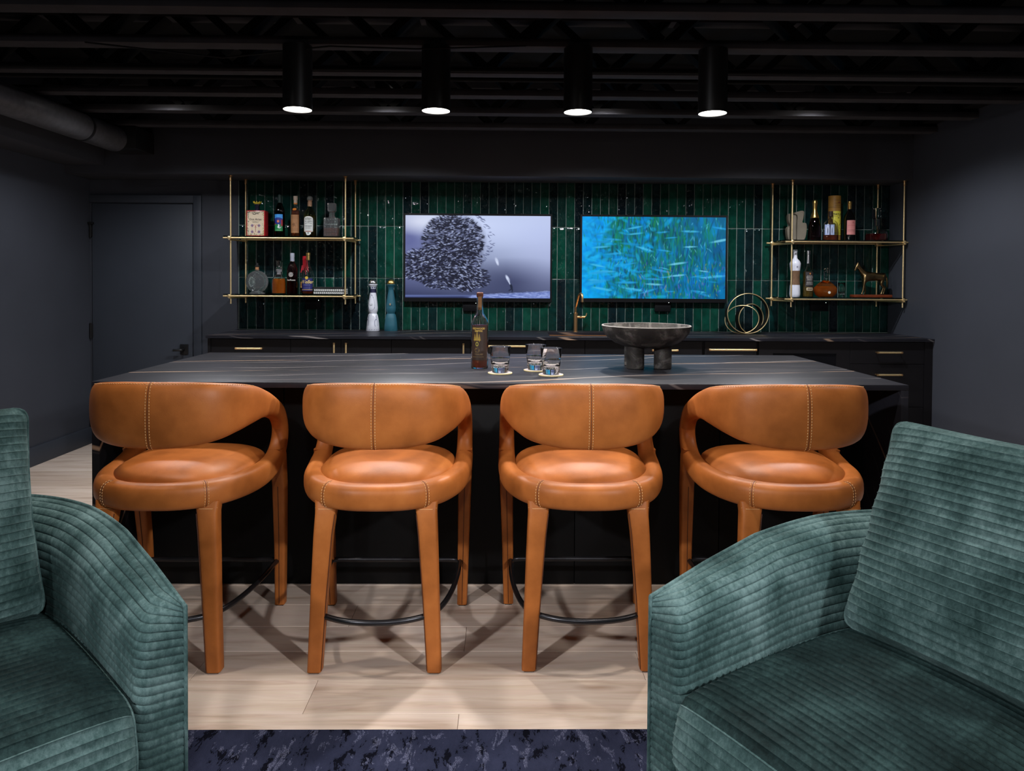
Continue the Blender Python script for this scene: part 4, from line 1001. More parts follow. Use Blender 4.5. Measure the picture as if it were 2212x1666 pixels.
TEAL = simple('teal_ceramic', srgb(34, 92, 108), .55, var=.05)
WHITEC = simple('white_ceramic', srgb(226, 228, 238), .25, var=.02)
t = bell_bottle('white and blue painted bell-shaped bottle on the back counter', -1.020, WHITEC, SILVER)
NAVY = flat((34, 32, 104)); 
MB().lathe([(bell_R(z)+.0006, z) for z in (.300, .309, .318, .330)], 40, cap=False).obj('neck_band', flat((16, 16, 60)), t, fix=False)
pt = MB()
def on_bell(th, z, off=.0007): r = bell_R(z)+off; return (r*math.sin(th), -r*math.cos(th), z)
def dash(th, z, dth, dz, w_):
    nx, nz = -dz, dth; l = math.hypot(nx, nz) or 1
    pt.add([on_bell(th-dth-w_*nx/l, z-dz*1-.0016*nz/l), on_bell(th+dth-w_*nx/l, z+dz-.0016*nz/l), on_bell(th+dth+w_*nx/l, z+dz+.0016*nz/l), on_bell(th-dth+w_*nx/l, z-dz+.0016*nz/l)], [(0, 1, 2, 3)])
for base in (-.55, 2.2):
    for k in range(34):
        a = 2*PI*k/34; zz = .222+.060*math.sin(a); ww = .62*(1+.3*math.cos(a+PI/2)) if True else .6
        th = base+.35+.75*math.cos(a)*(1-.35*math.sin(a)); dash(th, zz, .05*math.cos(a*2), .0032, .10)
for base in (-.9, .75, 2.4, 4.0):
    for k in range(18):
        a = -.6+4.6*k/17; dash(base+.34*math.cos(a)*.9, .062+.030*math.sin(a), .05, .003, .085)
    for k in range(9): dash(base+.15+.1*math.sin(k), .098+.003*k, .04, .001, .04)
for k in range(16): dash(2*PI*k/16, .012, .05, .0030 if k % 2 else .0012, .07)
for k in range(9):
    a = 2*PI*k/9; pt.add([on_bell(a-.22, .345), on_bell(a+.22, .345), on_bell(a, .330)], [(0, 1, 2)])
pt.obj('painted_motif', NAVY, t, smooth=0, fix=False, kind='stuff')
o = MB().lathe([(.0095, 0), (.0095, .0012), (.0005, .002)], 18).obj('medallion', flat((196, 198, 206)), t); o.location = (-.008, -.0372, .212); o.rotation_euler = (R(90-8), 0, 0)
t = bell_bottle('plain teal bell-shaped bottle with gold stopper on the back counter', -.879, TEAL, GOLDF)
o = MB().lathe([(.012, 0), (.012, .0012), (.0005, .0018)], 18).obj('medallion', TEAL, t); o.location = (0, -.0378, .212); o.rotation_euler = (R(90-8), 0, 0)
em = MB()
for k in range(-3, 4): 
    a = .32*k; em.prism([(-.0016*math.cos(a), .0016*math.sin(a)), (.0105*math.sin(a), .0105*math.cos(a)), (.0016*math.cos(a), -.0016*math.sin(a))], -.0006, .0006)
em.prism([(.004*math.cos(a), .004*math.sin(a)-.002) for a in np.linspace(0, 2*PI, 12, endpoint=False)], -.0006, .0006)
o = em.obj('agave_emblem', flat((220, 178, 130)), t, smooth=0); o.location = (0, -.0406, .209); o.rotation_euler = (R(-8), 0, 0)

# ring sculpture
t = thing('ring_sculpture', 'abstract sculpture of three looping brass-edged black rings', 'sculpture', (1.893, 5.56, CH))
def ring(cx, cz, rx, rz_, yaw, tilt, dep, y):
    n_ = 72; o = thing('ring_part', None, None)
    band = MB(); edge = MB(); Ao = np.zeros((n_, 4, 3)); E = []
    for k in range(n_):
        a = 2*PI*k/n_; c_, s_ = math.cos(a), math.sin(a)
        for q, (dr, dy) in enumerate(((0, 0), (0, dep), (-.0045, dep), (-.0045, 0))): Ao[k, q] = ((rx+dr)*c_, dy, (rz_+dr)*s_)
        E.append(((rx-.0022)*c_, -.0008, (rz_-.0022)*s_))
    M_ = Matrix.Translation((cx, y, cz)) @ Matrix.Rotation(yaw, 4, 'Z') @ Matrix.Rotation(tilt, 4, 'Y')
    bpy.data.objects.remove(o)
    b = band.grid(Ao, close_u=True, close_v=True).obj('ring', simple('black_bronze', (.02, .017, .014), .35, metal=.6) if 'black_bronze' not in bpy.data.materials else bpy.data.materials['black_bronze'], t, smooth=50)
    b.matrix_local = M_
    edge.tube(E, .0034, 8, closed=True).obj('brass_edge', BRASS, b)
ring(-.005, .160, .168, .156, R(6), 0, .045, -.06)
ring(-.045, .113, .128, .110, R(-14), R(-12), .045, -.035)
ring(.035, .118, .112, .116, R(16), R(10), .045, -.01)

# ================================================================== BOTTLES AND THINGS ON THE SHELVES
YSH = 5.585
# upper shelf near the door -------------------------------------------------
t = thing('decorated_bottle', 'square red and cream ornate bottle with crown stopper', 'bottle', (-1.900, YSH, ZU))
MB().rbox(-.072, .072, -.040, .040, 0, .200, .006, 2).obj('ceramic_body', simple('red_ceramic', srgb(176, 34, 40), .3), t)
cv = Canvas(72, 96, (214, 196, 168))
for k in range(240):
    s_ = k % 4; u = rng.uniform(0, 1); p = ((u, rng.uniform(0, .08)), (u, 1-rng.uniform(0, .08)), (rng.uniform(0, .1), u), (1-rng.uniform(0, .1), u))[s_]
    cv.dab(p[0], p[1], .02, .012, ((60, 60, 40), (120, 96, 40), (40, 70, 50), (170, 150, 90))[k % 4], rng.uniform(0, 3))
for sx_ in (-1, 1):
    for sy_ in (-1, 1):
        cx, cy = .5+.2*sx_, .72+.13*sy_
        for k in range(6): a = k*PI/3; cv.dab(cx+.05*math.cos(a), cy+.035*math.sin(a), .04, .018, (66, 66, 130), a)
        cv.dab(cx, cy, .018, .018, (190, 90, 50))
    for k in range(14):
        a = k/13*PI*1.4; cv.dab(.5+sx_*(.08+.13*math.sin(a)), .72+.16*math.cos(a), .014, .014, (172, 60, 52))
cv.rect(.485, .60, .515, .86, (150, 40, 50))
for k in range(7): cv.dab(.35+.05*k, .11+.02*math.sin(k), .035, .02, (40, 34, 30))
for y_, a_ in ((.40, .25), (.44, .3), (.47, .34)):
    for k in range(10): cv.rect(a_+(1-2*a_)*k/10, y_-.008, a_+(1-2*a_)*(k+.6)/10, y_+.008, (70, 56, 46))
label_flat(t, cv, -.0406, -.064, .064, .008, .192)
lettering(t, 'Dos Artes', .022, .124, flat((52, 40, 36)), yflat=-.0411, bold=.0003)
MB().lathe([(.024, .199), (.022, .205), (.017, .208), (.017, .236), (.024, .246), (.024, .250), (0, .250)], 24).obj('neck', simple('navy_ceramic', (.01, .012, .03), .25), t)
cr = MB().lathe([(.020, .250), (.026, .262), (0, .262)], 20)
for k in range(9): a = 2*PI*k/9; cr.tube([(.022*math.cos(a), .022*math.sin(a), .258), (.031*math.cos(a), .031*math.sin(a), .272)], [.006, .002], 6)
cr.obj('crown_stopper', flat((206, 186, 50)), t)
wine_prof = [(.036, 0), (.0385, .004), (.0385, .19), (.034, .215), (.022, .245), (.0145, .265), (.0140, .318), (.0150, .321)]
t = bottle('wine_bottle', 'dark green bottle with a blue and green picture label', (-1.727, YSH, ZU), wine_prof, GREENG, None, None, [(.0155, .262), (.0155, .323), (0, .324)], simple('green_capsule', srgb(14, 44, 40), .4))
cv = Canvas(48, 80, (20, 120, 60)); cv.rect(0, 0, 1, .30, (60, 150, 224)); cv.ell(.5, .40, .6, .20, (28, 44, 130), soft=.08); cv.rect(.8, .32, 1, .7, (150, 40, 50))
cv.ell(.5, .42, .13, .08, (224, 120, 90)); cv.ell(.1, .62, .14, .07, (190, 60, 60)); cv.ell(.2, .82, .75, .20, (26, 126, 66), soft=.1); cv.rect(0, .82, 1, 1, (22, 120, 62))
cv.ell(.62, .76, .19, .075, (226, 228, 232), soft=.1); cv.ell(.56, .66, .07, .07, (226, 228, 232), soft=.15); cv.ell(.70, .74, .07, .05, (60, 70, 80))
for k in range(9): cv.rect(.2+.07*k, .93, .24+.07*k, .96, (150, 200, 160))
label_round(t, cv, .0390, .072, .043, .172, -.002)
t = bottle('kraft_label_bottle', 'amber bottle with a brown kraft label and orange neck seal', (-1.606, YSH, ZU), [(.031, 0), (.0345, .005), (.0345, .178), (.030, .202), (.018, .226), (.0135, .245), (.0130, .288)], CLEAR, DARKAMB, .205,
    [(.0140, .262), (.0140, .286), (.0165, .288), (.0165, .315), (0, .316)], flat((196, 176, 158)), stopper_name='stopper')
cv = Canvas(48, 80, (160, 112, 72))
for k in range(60): cv.dab(.45+rng.normal(0, .12), .55+rng.normal(0, .06), .05, .015, (110, 70, 40), rng.uniform(0, 3), .7)
for y_ in (.08, .14, .2, .76, .82, .88): 
    for k in range(9): cv.rect(.1+.09*k, y_-.012, .1+.09*k+.05, y_+.012, (112, 74, 44))
label_round(t, cv, .0350, .072, .030, .170)
MB().lathe([(.0142, .252), (.0142, .262)], 24, cap=False).obj('neck_band', flat((206, 120, 44)), t)
o = MB().lathe([(.012, 0), (.012, .001), (.0005, .0012)], 16, sx=1.3).obj('seal', flat((204, 116, 30)), t); o.location = (0, -.0270, .212); o.rotation_euler = (R(52), 0, 0)
t = bottle('arched_label_bottle', 'olive glass bottle with an arched white label and ball stopper', (-1.496, YSH, ZU), [(.045, 0), (.0485, .004), (.0485, .150), (.045, .178), (.033, .205), (.020, .222), (.0160, .235), (.0160, .250)], OLIVEG, GOLDL, .165,
    [(.0165, .236), (.0165, .272), (.012, .274), (.0195, .284), (.0215, .294), (.0185, .308), (.008, .315), (0, .316)], flat((168, 128, 98)), stopper_name='stopper')
MB().lathe([(.010, .2735), (.0198, .284), (.0222, .294), (.0192, .309), (.008, .3165), (0, .317)], 20).obj('agave_ball', flat((96, 96, 92)), t)
cv = Canvas(60, 100, (206, 208, 204))
for k in range(60): cv.dab(rng.uniform(.15, .85), rng.uniform(.09, .20), .03, .02, (120, 122, 116), 0, .7)
for k in range(26): cv.dab(.5+rng.normal(0, .2), .28+rng.normal(0, .025), .03, .018, (70, 72, 70), 0, .8)
for k in range(18): a = k/17; cv.dab(.15+.7*a, .40-.04*math.sin(PI*a), .03, .014, (50, 52, 52))
for y_ in (.55, .59, .63, .67): 
    for k in range(8): cv.rect(.22+.07*k, y_-.007, .22+.07*k+.045, y_+.007, (130, 130, 128))
cv.ell(.5, .80, .40, .03, (170, 110, 100)); cv.ell(.5, .87, .17, .07, (150, 152, 150))
Rl = .0490
def arch(u, v):
    z = .158+(.012-.158)*v; hw_ = .037*(1-max(0, (.16-v)/.16)**2.2)**.5 if v < .16 else (.037 if v < .80 else .037-.018*min(1, (v-.80)/.05) if v < .85 else .019*math.sqrt(max(.02, 1-((v-.85)/.16)**2)))
    x = -hw_+2*hw_*u; return (Rl*math.sin(x/Rl), -Rl*math.cos(x/Rl), z)
painted('label', cv, arch, PRINT, t)
lettering(t, 'FORTALEZA', .0105, .080, flat((40, 42, 44)), Rr=.0494, bold=.0002)
def square_profile_bottle(name, label, loc, half, prof, glass, liq, lev, cat='decanter'): pass
t = thing('square_decanter', 'square cut crystal decanter half full of dark liquor', 'decanter', (-1.325, YSH, ZU))
def sq(hw_, hd, z0, z1, b=.004): return MB().rbox(-hw_, hw_, -hd, hd, z0, z1, b, 2)
sq(.0555, .050, 0, .148, .008).obj('glass_body', CRYSTAL, t)
fc_ = MB()
for i in range(5):
    for j in range(6): 
        x, z = -.040+.02*i, .018+.022*j; fc_.add([(x-.009, -.0502, z), (x, -.0502, z-.010), (x+.009, -.0502, z), (x, -.0502, z+.010), (x, -.0535, z)], [(0, 1, 4), (1, 2, 4), (2, 3, 4), (3, 0, 4)])
fc_.obj('cut_facets', CRYSTAL, t, smooth=0, kind='stuff')
sq(.0500, .0445, .012, .070, .004).obj('liquid', DARKAMB, t)
MB().lathe([(.030, .147), (.026, .158), (.022, .168), (.022, .190), (.028, .194), (.028, .198), (0, .198)], 24).obj('neck', CRYSTAL, t)
MB().rbox(-.030, .030, -.030, .030, .199, .262, .006, 2).obj('stopper', CRYSTAL, t)

# lower shelf near the door --------------------------------------------------
t = thing('round_decanter', 'round flat crystal decanter with scalloped relief and cork', 'decanter', (-1.902, YSH, ZL))
A = np.zeros((25, 64, 3))
for i in range(25):
    f_ = i/24; rr = .087*math.sin(PI*f_) if 0 < i < 24 else .0005; yy = -.030*math.cos(PI*f_)
    for k in range(64):
        a = 2*PI*k/64; rel = .0035*math.cos(14*a)*math.sin(PI*f_)*abs(math.cos(PI*f_)); A[i, k] = (rr*math.cos(a), yy*(1+.0)+math.copysign(rel, yy), .093+rr*math.sin(a))
MB().grid(A, close_v=True).obj('glass_body', CRYSTAL, t, smooth=60)
MB().lathe([(.0005, 0), (.060, 0), (.058, .008), (.040, .018), (.030, .024), (.0005, .024)], 32, cap=False, sy=.55).obj('foot', CRYSTAL, t)
MB().lathe([(.015, .176), (.014, .182), (.018, .186), (.018, .190), (.0005, .190)], 20, cap=False).obj('neck', CRYSTAL, t)
MB().lathe([(.013, .186), (.0145, .208), (0, .208)], 16).obj('cork', CORK, t)
MB().lathe([(.019, .2085), (.021, .214), (.012, .220), (.010, .238), (0, .240)], 16).obj('stopper_top', simple('smoky_stopper', (.02, .02, .02), .2), t)
t = bottle('apothecary_bottle', 'squat amber bottle with a flared clear glass stopper', (-1.731, YSH-.01, ZL), [(.050, 0), (.0535, .004), (.0535, .085), (.050, .112), (.035, .140), (.022, .152), (.020, .166), (.024, .170)], CLEAR, AMBER, .118, rot=PI/8)
MB().lathe([(.0150, .150), (.0150, .186), (0, .187)], 20).obj('stopper_plug', flat((170, 172, 178)), t)
MB().lathe([(.024, .172), (.027, .186), (.021, .196), (.018, .215), (.024, .248), (.027, .256), (.024, .257), (.020, .246), (.0145, .215), (.0005, .205)], 24, cap=False).obj('flared_stopper', CLEAR, t)
t = bottle('rose_bottle', 'tall dark amber bottle with a white rose emblem and pale neck foil', (-1.631, YSH, ZL), [(.038, 0), (.0415, .004), (.0415, .165), (.039, .195), (.030, .222), (.018, .246), (.0145, .258), (.0135, .305)], BROWNG, DARKAMB, .23,
    [(.0150, .250), (.0158, .252), (.0152, .286), (.0165, .288), (.0160, .316), (0, .317)], flat((172, 176, 190)))
ros = MB()
for k in range(7):
    a = 2*PI*k/7; n_ = 14; ros.add(wrap([(.011*math.cos(a)+.007*math.cos(b), .011*math.sin(a)+.007*math.sin(b), 0) for b in np.linspace(0, 2*PI, n_, endpoint=False)]+[(.011*math.cos(a)+.0052*math.cos(b), .011*math.sin(a)+.0052*math.sin(b), 0) for b in np.linspace(0, 2*PI, n_, endpoint=False)], .0422, .150), [(i, (i+1) % n_, n_+(i+1) % n_, n_+i) for i in range(n_)])
ros.obj('rose_emblem', flat((226, 222, 216)), t, smooth=0, fix=False)
lettering(t, 'FourRoses', .0165, .103, flat((226, 222, 216)), Rr=.0422, bold=.0002)
t = bottle('wax_sealed_bottle', 'small-mouthed bottle with a red wax top behind the blue label', (-1.545, YSH+.045, ZL), [(.034, 0), (.0375, .004), (.0375, .130), (.034, .160), (.022, .190), (.015, .212), (.014, .280)], CLEAR, DARKAMB, .07,
    [(.0190, .205), (.0185, .225), (.0178, .262), (.0195, .264), (.0190, .296), (0, .297)], simple('red_wax', srgb(170, 26, 40), .3))
for a, z in ((-1.0, .165), (-.3, .185), (.4, .150), (1.1, .18), (2.5, .17), (3.6, .18)):
    MB().tube([(.020*math.sin(a), -.020*math.cos(a), .222), (.026*math.sin(a), -.026*math.cos(a), .190), (.032*math.sin(a), -.032*math.cos(a), z)], [.006, .005, .005], 8).obj('wax_drip', bpy.data.materials['red_wax'], t)
cv = Canvas(40, 40, (206, 150, 84)); cv.rect(.15, .2, .85, .75, (150, 96, 50)); cv.ell(.5, .45, .2, .2, (110, 50, 40)); cv.rect(0, .85, 1, 1, (226, 190, 120))
label_round(t, cv, .0380, .060, .050, .095)
t = bottle('script_label_bottle', 'clear bottle with a blue label of gold script and gold cap', (-1.500, YSH-.03, ZL), [(.044, 0), (.0480, .004), (.0480, .135), (.044, .162), (.030, .190), (.019, .212), (.0150, .235), (.0142, .285)], CLEAR, DARKAMB, .028,
    [(.0155, .262), (.0150, .296), (.0170, .298), (.0165, .318), (0, .319)], GOLDF)
cv = Canvas(64, 72, (26, 30, 96)); cv.rect(0, .88, 1, .92, (190, 160, 90))
for y_ in (.50, .56, .70, .78): 
    for k in range(10): cv.rect(.2+.06*k, y_-.012, .2+.06*k+.04, y_+.012, (120, 124, 170))
label_round(t, cv, .0485, .094, .026, .122)
lettering(t, 'Weller', .037, .083, flat((220, 196, 120)), Rr=.0490, shear=.3, bold=.0006)
MB().add(wrap([(.012*math.cos(a), .012*math.sin(a), 0) for a in np.linspace(0, 2*PI, 20, endpoint=False)], .0490, .126), [tuple(range(20))]).obj('gold_seal', flat((196, 166, 60)), t, smooth=0, fix=False)
t = thing('patterned_box', 'low black and white geometric patterned box', 'box', (-1.335, YSH-.01, ZL))
MB().rbox(-.118, .118, -.055, .085, 0, .046, .001).obj('body', flat((14, 14, 15), .4), t)
MB().rbox(-.119, .119, -.056, .086, .0465, .056, .0015).obj('lid', simple('box_lid', (.02, .02, .02), .25), t)
zig = MB()
for i in range(15):
    for j in range(2):
        x = -.114+.0157*i+(.004 if j else 0); z = .004+.021*j; d_ = .0006; s_ = 1 if j else -1
        pts_ = [(x, z+.014), (x+.012, z+.014), (x+.012, z+.0105), (x+.0045, z+.0105), (x+.0045, z+.0085), (x+.012, z+.0085), (x+.012, z), (x, z), (x, z+.0035), (x+.0078, z+.0035), (x+.0078, z+.0055), (x, z+.0055)]
        zig.prism(pts_, -.0562, -.0550)
for i in range(9):
    for j in range(3): zig.box(.1176, .1190, -.045+.014*i, -.045+.014*i+.007, .005+.014*j, .005+.014*j+.008)
zig.obj('white_inlay', flat((222, 222, 218)), t, smooth=0, kind='stuff')

# upper shelf near the side wall ----------------------------------------------
t = thing('split_sculpture', 'grey stone leaf-shaped sculpture split in two halves', 'sculpture', (2.283, YSH, ZU))
STN = simple('grey_stone', srgb(112, 104, 90), .65, var=.12, nscale=14, bmp=.15)
def slab_part(poly, y0, y1, nm):
    pp = catmull([(x, z, 0) for x, z in poly], 4); mb = MB().prism([(p[0], max(.0006, p[1])) for p in pp], y0, y1); me = mb.mesh(nm, 40); o = link(nm, me, STN, t)
    bv = o.modifiers.new('round', 'BEVEL'); bv.width = .006; bv.segments = 2; bv.limit_method = 'ANGLE'; bv.angle_limit = R(50)
slab_part([(-.010, .001), (-.010, .10), (-.010, .185), (-.030, .196), (-.066, .205), (-.070, .150), (-.058, .115), (-.078, .095), (-.079, .05), (-.068, .004), (-.04, .001)], -.035, .015, 'stone_half')
slab_part([(.004, .001), (.004, .12), (.004, .19), (-.016, .205), (.00, .222), (.055, .228), (.052, .170), (.046, .140), (.076, .132), (.080, .08), (.070, .02), (.05, .001), (.03, .001)], -.015, .035, 'stone_half')
t = bottle('gold_neck_bottle', 'deep red tapering bottle with a long gold neck', (2.428, YSH, ZU), [(.042, 0), (.0495, .01), (.0500, .06), (.044, .12), (.035, .165), (.026, .190), (.018, .205)], glassy('ruby_glass', srgb(120, 14, 22)), REDL, .15,
    [(.031, .176), (.0315, .182), (.024, .205), (.016, .232), (.0145, .258), (.0185, .285), (.0195, .305), (.014, .315), (0, .317)], GOLDF, stopper_name='gold_neck')
t = bottle('arched_bottle', 'small arched clear bottle with a blue-white label and amber base', (2.540, YSH-.03, ZU), [(.052, 0), (.0575, .004), (.0585, .10), (.054, .130), (.040, .152), (.020, .162), (.0145, .170), (.0145, .190)], CLEAR, DARKAMB, .042,
    [(.0140, .186), (.0160, .188), (.0160, .206), (.0165, .207), (.0165, .226), (0, .227)], flat((52, 36, 28)), sy=.62, stopper_name='stopper')
cv = Canvas(50, 60, (150, 166, 206)); 
for x_ in (.28, .72): cv.ell(x_, .55, .16, .42, (196, 206, 228)); cv.ell(x_, .6, .05, .34, (60, 70, 100))
cv.rect(.45, .0, .55, 1, (40, 46, 70))
painted('label', cv, lambda u, v: (-.052+.066*u, -(.0585*.62*math.sqrt(max(0, 1-((-.052+.066*u)/.0587)**2))+.0006), .122-.080*v), PRINT, t)
t = thing('cardboard_tube', 'tall ochre cardboard bottle tube with a yellow label', 'tube', (2.604, YSH+.045, ZU))
MB().lathe([(0, 0), (.0455, 0), (.0465, .001), (.0465, .352), (.045, .354), (0, .354)], 40, cap=False).obj('tube_body', simple('ochre_card', srgb(156, 114, 46), .6, var=.12, nscale=20), t)
MB().lathe([(.0472, .262), (.0472, .265)], 40, cap=False).obj('lid_seam', flat((96, 66, 26)), t, fix=False)
cv = Canvas(56, 120, (216, 206, 70))
for k in range(60): a = k/59; cv.dab(.62+.10*math.sin(9*a), .40+.45*a, .03, .012, (70, 66, 30), 1.2)
for k in range(24): a = k/23; cv.dab(.36+.06*math.sin(14*a), .45+.36*a, .02, .01, (110, 104, 44), .9)
cv.rect(.05, .22, .95, .228, (70, 66, 30)); cv.rect(.42, .27, .58, .30, (80, 74, 34))
for k in range(9): cv.rect(.12+.08*k, .90, .17+.08*k, .93, (80, 76, 34))
label_round(t, cv, .0472, .082, .046, .232, .012)
lettering(t, 'TAYLOR', .0215, .200, flat((40, 38, 20)), Rr=.0477, x0=.012, bold=.0008)
cv = Canvas(40, 50, (150, 108, 42))
for y_ in (.2, .5, .7): cv.rect(.1, y_, .9, y_+.03, (104, 72, 28))
cv.ell(.6, .45, .16, .08, (120, 60, 30)); label_round(t, cv, .0470, .075, .255, .335, .010)
t = bottle('pink_label_bottle', 'dark bottle with a pink label and gold neck foil', (2.700, YSH-.005, ZU), [(.038, 0), (.0430, .004), (.0430, .165), (.040, .188), (.027, .214), (.0165, .234), (.0140, .25), (.0135, .29)], glassy('dark_brown_glass', srgb(70, 28, 14)), DARKAMB, .19,
    [(.0145, .246), (.0150, .285), (.0165, .287), (.0160, .306), (0, .307)], GOLDF)
cv = Canvas(50, 70, (206, 132, 128))
for y_, c_ in ((.22, (150, 80, 84)), (.34, (176, 70, 80)), (.38, (176, 70, 80)), (.48, (176, 80, 84)), (.66, (110, 60, 62)), (.74, (120, 60, 62))):
    for k in range(10): cv.rect(.12+.078*k, y_-.010, .12+.078*k+.05, y_+.010, c_)
cv.ell(.62, .16, .08, .07, (176, 96, 96)); label_round(t, cv, .0435, .076, .046, .158)
t = bottle('ship_decanter', 'wide-based ship decanter with dark red liquor and tall stopper', (2.915, YSH, ZU), [(.078, 0), (.0825, .006), (.0825, .045), (.074, .072), (.050, .084), (.026, .092), (.0225, .105), (.0225, .165), (.026, .172)], CLEAR, REDL, .055, th=.004, cat='decanter')
MB().lathe([(.0005, .115), (.010, .118), (.018, .150), (.0185, .171), (.031, .178), (.034, .195), (.034, .252), (.030, .256), (.0005, .256)], 28, cap=False).obj('stopper', CLEAR, t, smooth=40)
# lower shelf near the side wall
t = thing('white_bottle', 'slim white bottle with a bronze middle band', 'bottle', (2.281, YSH, ZL))
wp = [(.034, 0), (.0385, .006), (.0405, .025), (.0380, .08), (.0330, .14), (.0345, .19), (.0405, .245), (.0415, .262), (.034, .280), (.018, .298), (.0145, .308), (.0145, .352), (.0160, .354), (.0160, .368), (.014, .3705), (0, .3705)]
MB().lathe(wp, 36, cap=False).obj('bottle_body', simple('white_gloss', srgb(222, 224, 236), .25, var=.02), t, smooth=45)
MB().lathe([(float(np.interp(z, [p[1] for p in wp[:-1]], [p[0] for p in wp[:-1]]))+.0006, z) for z in np.linspace(.095, .205, 8)], 36, cap=False).obj('bronze_band', simple('bronze_print', srgb(138, 108, 84), .35, metal=.4, var=.2, nscale=40), t, fix=False, smooth=45)
lettering(t, '+', .030, .225, flat((90, 90, 110)), Rr=.0418)
t = bottle('silver_top_bottle', 'slim gold-tinted bottle with a dark text label and silver top', (2.383, YSH, ZL), [(.036, 0), (.0390, .004), (.0390, .185), (.036, .205), (.022, .232), (.0135, .250), (.0125, .30)], CLEAR, GOLDL, .20,
    [(.0140, .262), (.0135, .330), (.0160, .332), (.0160, .362), (0, .363)], SILVER)
cv = Canvas(56, 90, (40, 36, 38)); cv.ell(.5, .12, .08, .06, (190, 120, 60))
for y_, a_, c_ in ((.27, .2, (190, 186, 180)), (.35, .12, (226, 222, 216)), (.44, .16, (196, 192, 186)), (.53, .22, (210, 206, 200)), (.63, .2, (150, 146, 140)), (.74, .14, (214, 210, 204)), (.84, .1, (180, 176, 170))):
    n_ = 9
    for k in range(n_): cv.rect(a_+(1-2*a_)*k/n_, y_-.018, a_+(1-2*a_)*(k+.65)/n_, y_+.018, c_)
label_round(t, cv, .0395, .070, .082, .196); 
cv = Canvas(40, 20, (196, 180, 150)); cv.rect(.12, .3, .88, .7, (60, 52, 44)); label_round(t, cv, .0395, .052, .052, .074, name='lower_label')
# lumpy crystal decanter with amber
t = thing('crystal_bottle', 'lumpy clear crystal bottle of amber liquor with a white seal', 'bottle', (2.525, YSH, ZL))
def lump(sc, z0, zcut=None):
    bm = bmesh.new(); bmesh.ops.create_icosphere(bm, subdivisions=4, radius=1); rg = np.random.default_rng(3); dirs = rg.normal(size=(16, 3)); dirs /= np.linalg.norm(dirs, axis=1, keepdims=True); amp = rg.uniform(-.10, .14, 16)
    for v in bm.verts:
        d = np.array(v.co); k = 1+sum(a*math.exp(-6*(1-float(d@q))) for a, q in zip(amp, dirs))
        x, y, z = d*k; wz = 1 if z < .1 else 1-.55*((z-.1)/.9)**1.2
        v.co = Vector((x*.084*wz*sc, y*.060*wz*sc, z0+max(-.062, z*.078)*sc+.062))
    if zcut: 
        for v in bm.verts: v.co.z = min(v.co.z, zcut)
    mb = MB(); bm.verts.index_update(); mb.add([v.co for v in bm.verts], [tuple(q.index for q in f.verts) for f in bm.faces]); bm.free(); return mb
lump(1, .0005).obj('glass_body', CLEAR, t, smooth=25)
lump(.90, .006, .085).obj('liquid', AMBER, t, smooth=30)
MB().lathe([(.020, .128), (.016, .150), (.016, .190), (.020, .195), (.020, .200), (.014, .206), (.018, .215), (.012, .226), (0, .228)], 10).obj('stopper', CLEAR, t, smooth=20)
o = MB().lathe([(.0105, 0), (.0105, .0012), (.0005, .0014)], 18).obj('white_seal', flat((224, 222, 214)), t); o.location = (-.002, -.0640, .038); o.rotation_euler = (R(90), 0, 0)
tumbler('shot_glass', 'small clear shot glass between the crystal bottle and the horse', (2.648, YSH, ZL), .028, .023, .115, None, .0018)

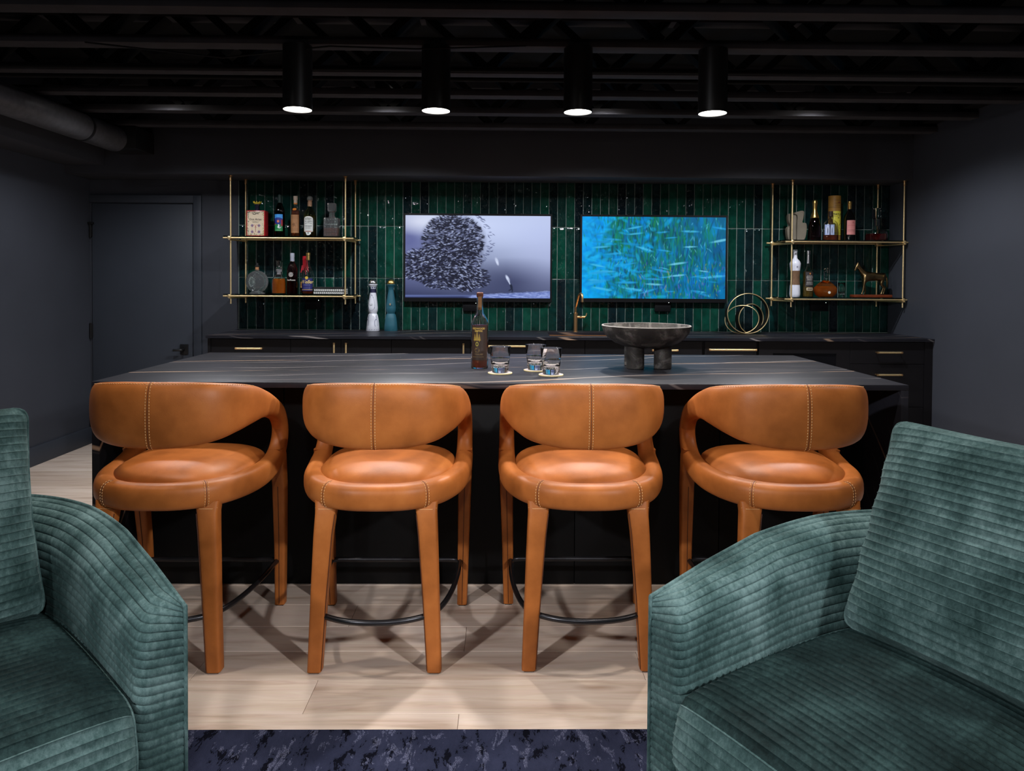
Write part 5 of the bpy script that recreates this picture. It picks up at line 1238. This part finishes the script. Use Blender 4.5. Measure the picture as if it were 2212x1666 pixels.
# bronze horse
t = thing('horse_figurine', 'bronze standing horse figurine on a wooden plinth', 'figurine', (2.885, YSH+.01, ZL))
MB().rbox(-.150, .150, -.040, .040, 0, .022, .005, 2).obj('plinth', simple('mahogany', srgb(112, 50, 26), .35, var=.2, nscale=12), t)
BRZ = simple('bronze', (.22, .15, .07), .28, metal=1, var=.3, nscale=18)
V, E_, RD = [], [], []
def nd(x, y, z, r, par=None):
    V.append((x, y, z)); RD.append(r); i = len(V)-1
    if par is not None: E_.append((par, i))
    return i
z0 = .022
pel = nd(.070, 0, z0+.150, .030); rump = nd(.098, 0, z0+.148, .026, pel); mid = nd(.025, 0, z0+.142, .031, pel); ches = nd(-.030, 0, z0+.148, .032, mid); wth = nd(-.056, 0, z0+.160, .029, ches)
nk1 = nd(-.078, 0, z0+.185, .021, wth); nk2 = nd(-.098, 0, z0+.212, .015, nk1); pol = nd(-.112, 0, z0+.230, .0125, nk2); hd1 = nd(-.120, 0, z0+.215, .0115, pol); muz = nd(-.128, 0, z0+.190, .0075, hd1); nd(-.130, 0, z0+.183, .006, muz)
for s in (-1, 1): nd(-.108, s*.008, z0+.252, .0028, pol)
tl = nd(.118, 0, z0+.140, .008, rump); t2 = nd(.126, 0, z0+.10, .009, tl); nd(.124, 0, z0+.055, .004, t2)
for s, dx in ((-1, -.012), (1, .012)):
    a = nd(-.055+dx*.3, s*.018, z0+.115, .018, ches); b = nd(-.056+dx, s*.020, z0+.068, .0085, a); c_ = nd(-.054+dx*1.6, s*.020, z0+.030, .006, b); e = nd(-.060+dx*1.8, s*.020, z0+.010, .0062, c_); nd(-.064+dx*1.8, s*.020, z0+.003, .008, e)
    a = nd(.086+dx*.5, s*.018, z0+.112, .021, pel); b = nd(.078+dx, s*.020, z0+.082, .012, a); c_ = nd(.104+dx*1.4, s*.020, z0+.056, .0075, b); d_ = nd(.094+dx*1.6, s*.020, z0+.022, .006, c_); e = nd(.090+dx*1.6, s*.020, z0+.010, .0062, d_); nd(.085+dx*1.6, s*.020, z0+.003, .008, e)
hm = bpy.data.meshes.new('horse_body'); hm.from_pydata(V, E_, []); ho = link('horse_body', hm, BRZ, t)
ho.modifiers.new('skin', 'SKIN').use_smooth_shade = True; ho.modifiers.new('sub', 'SUBSURF').levels = 2; ho.modifiers['sub'].render_levels = 2
for i, sv in enumerate(hm.skin_vertices[0].data): sv.radius = (RD[i], RD[i]); sv.use_root = (i == 0)
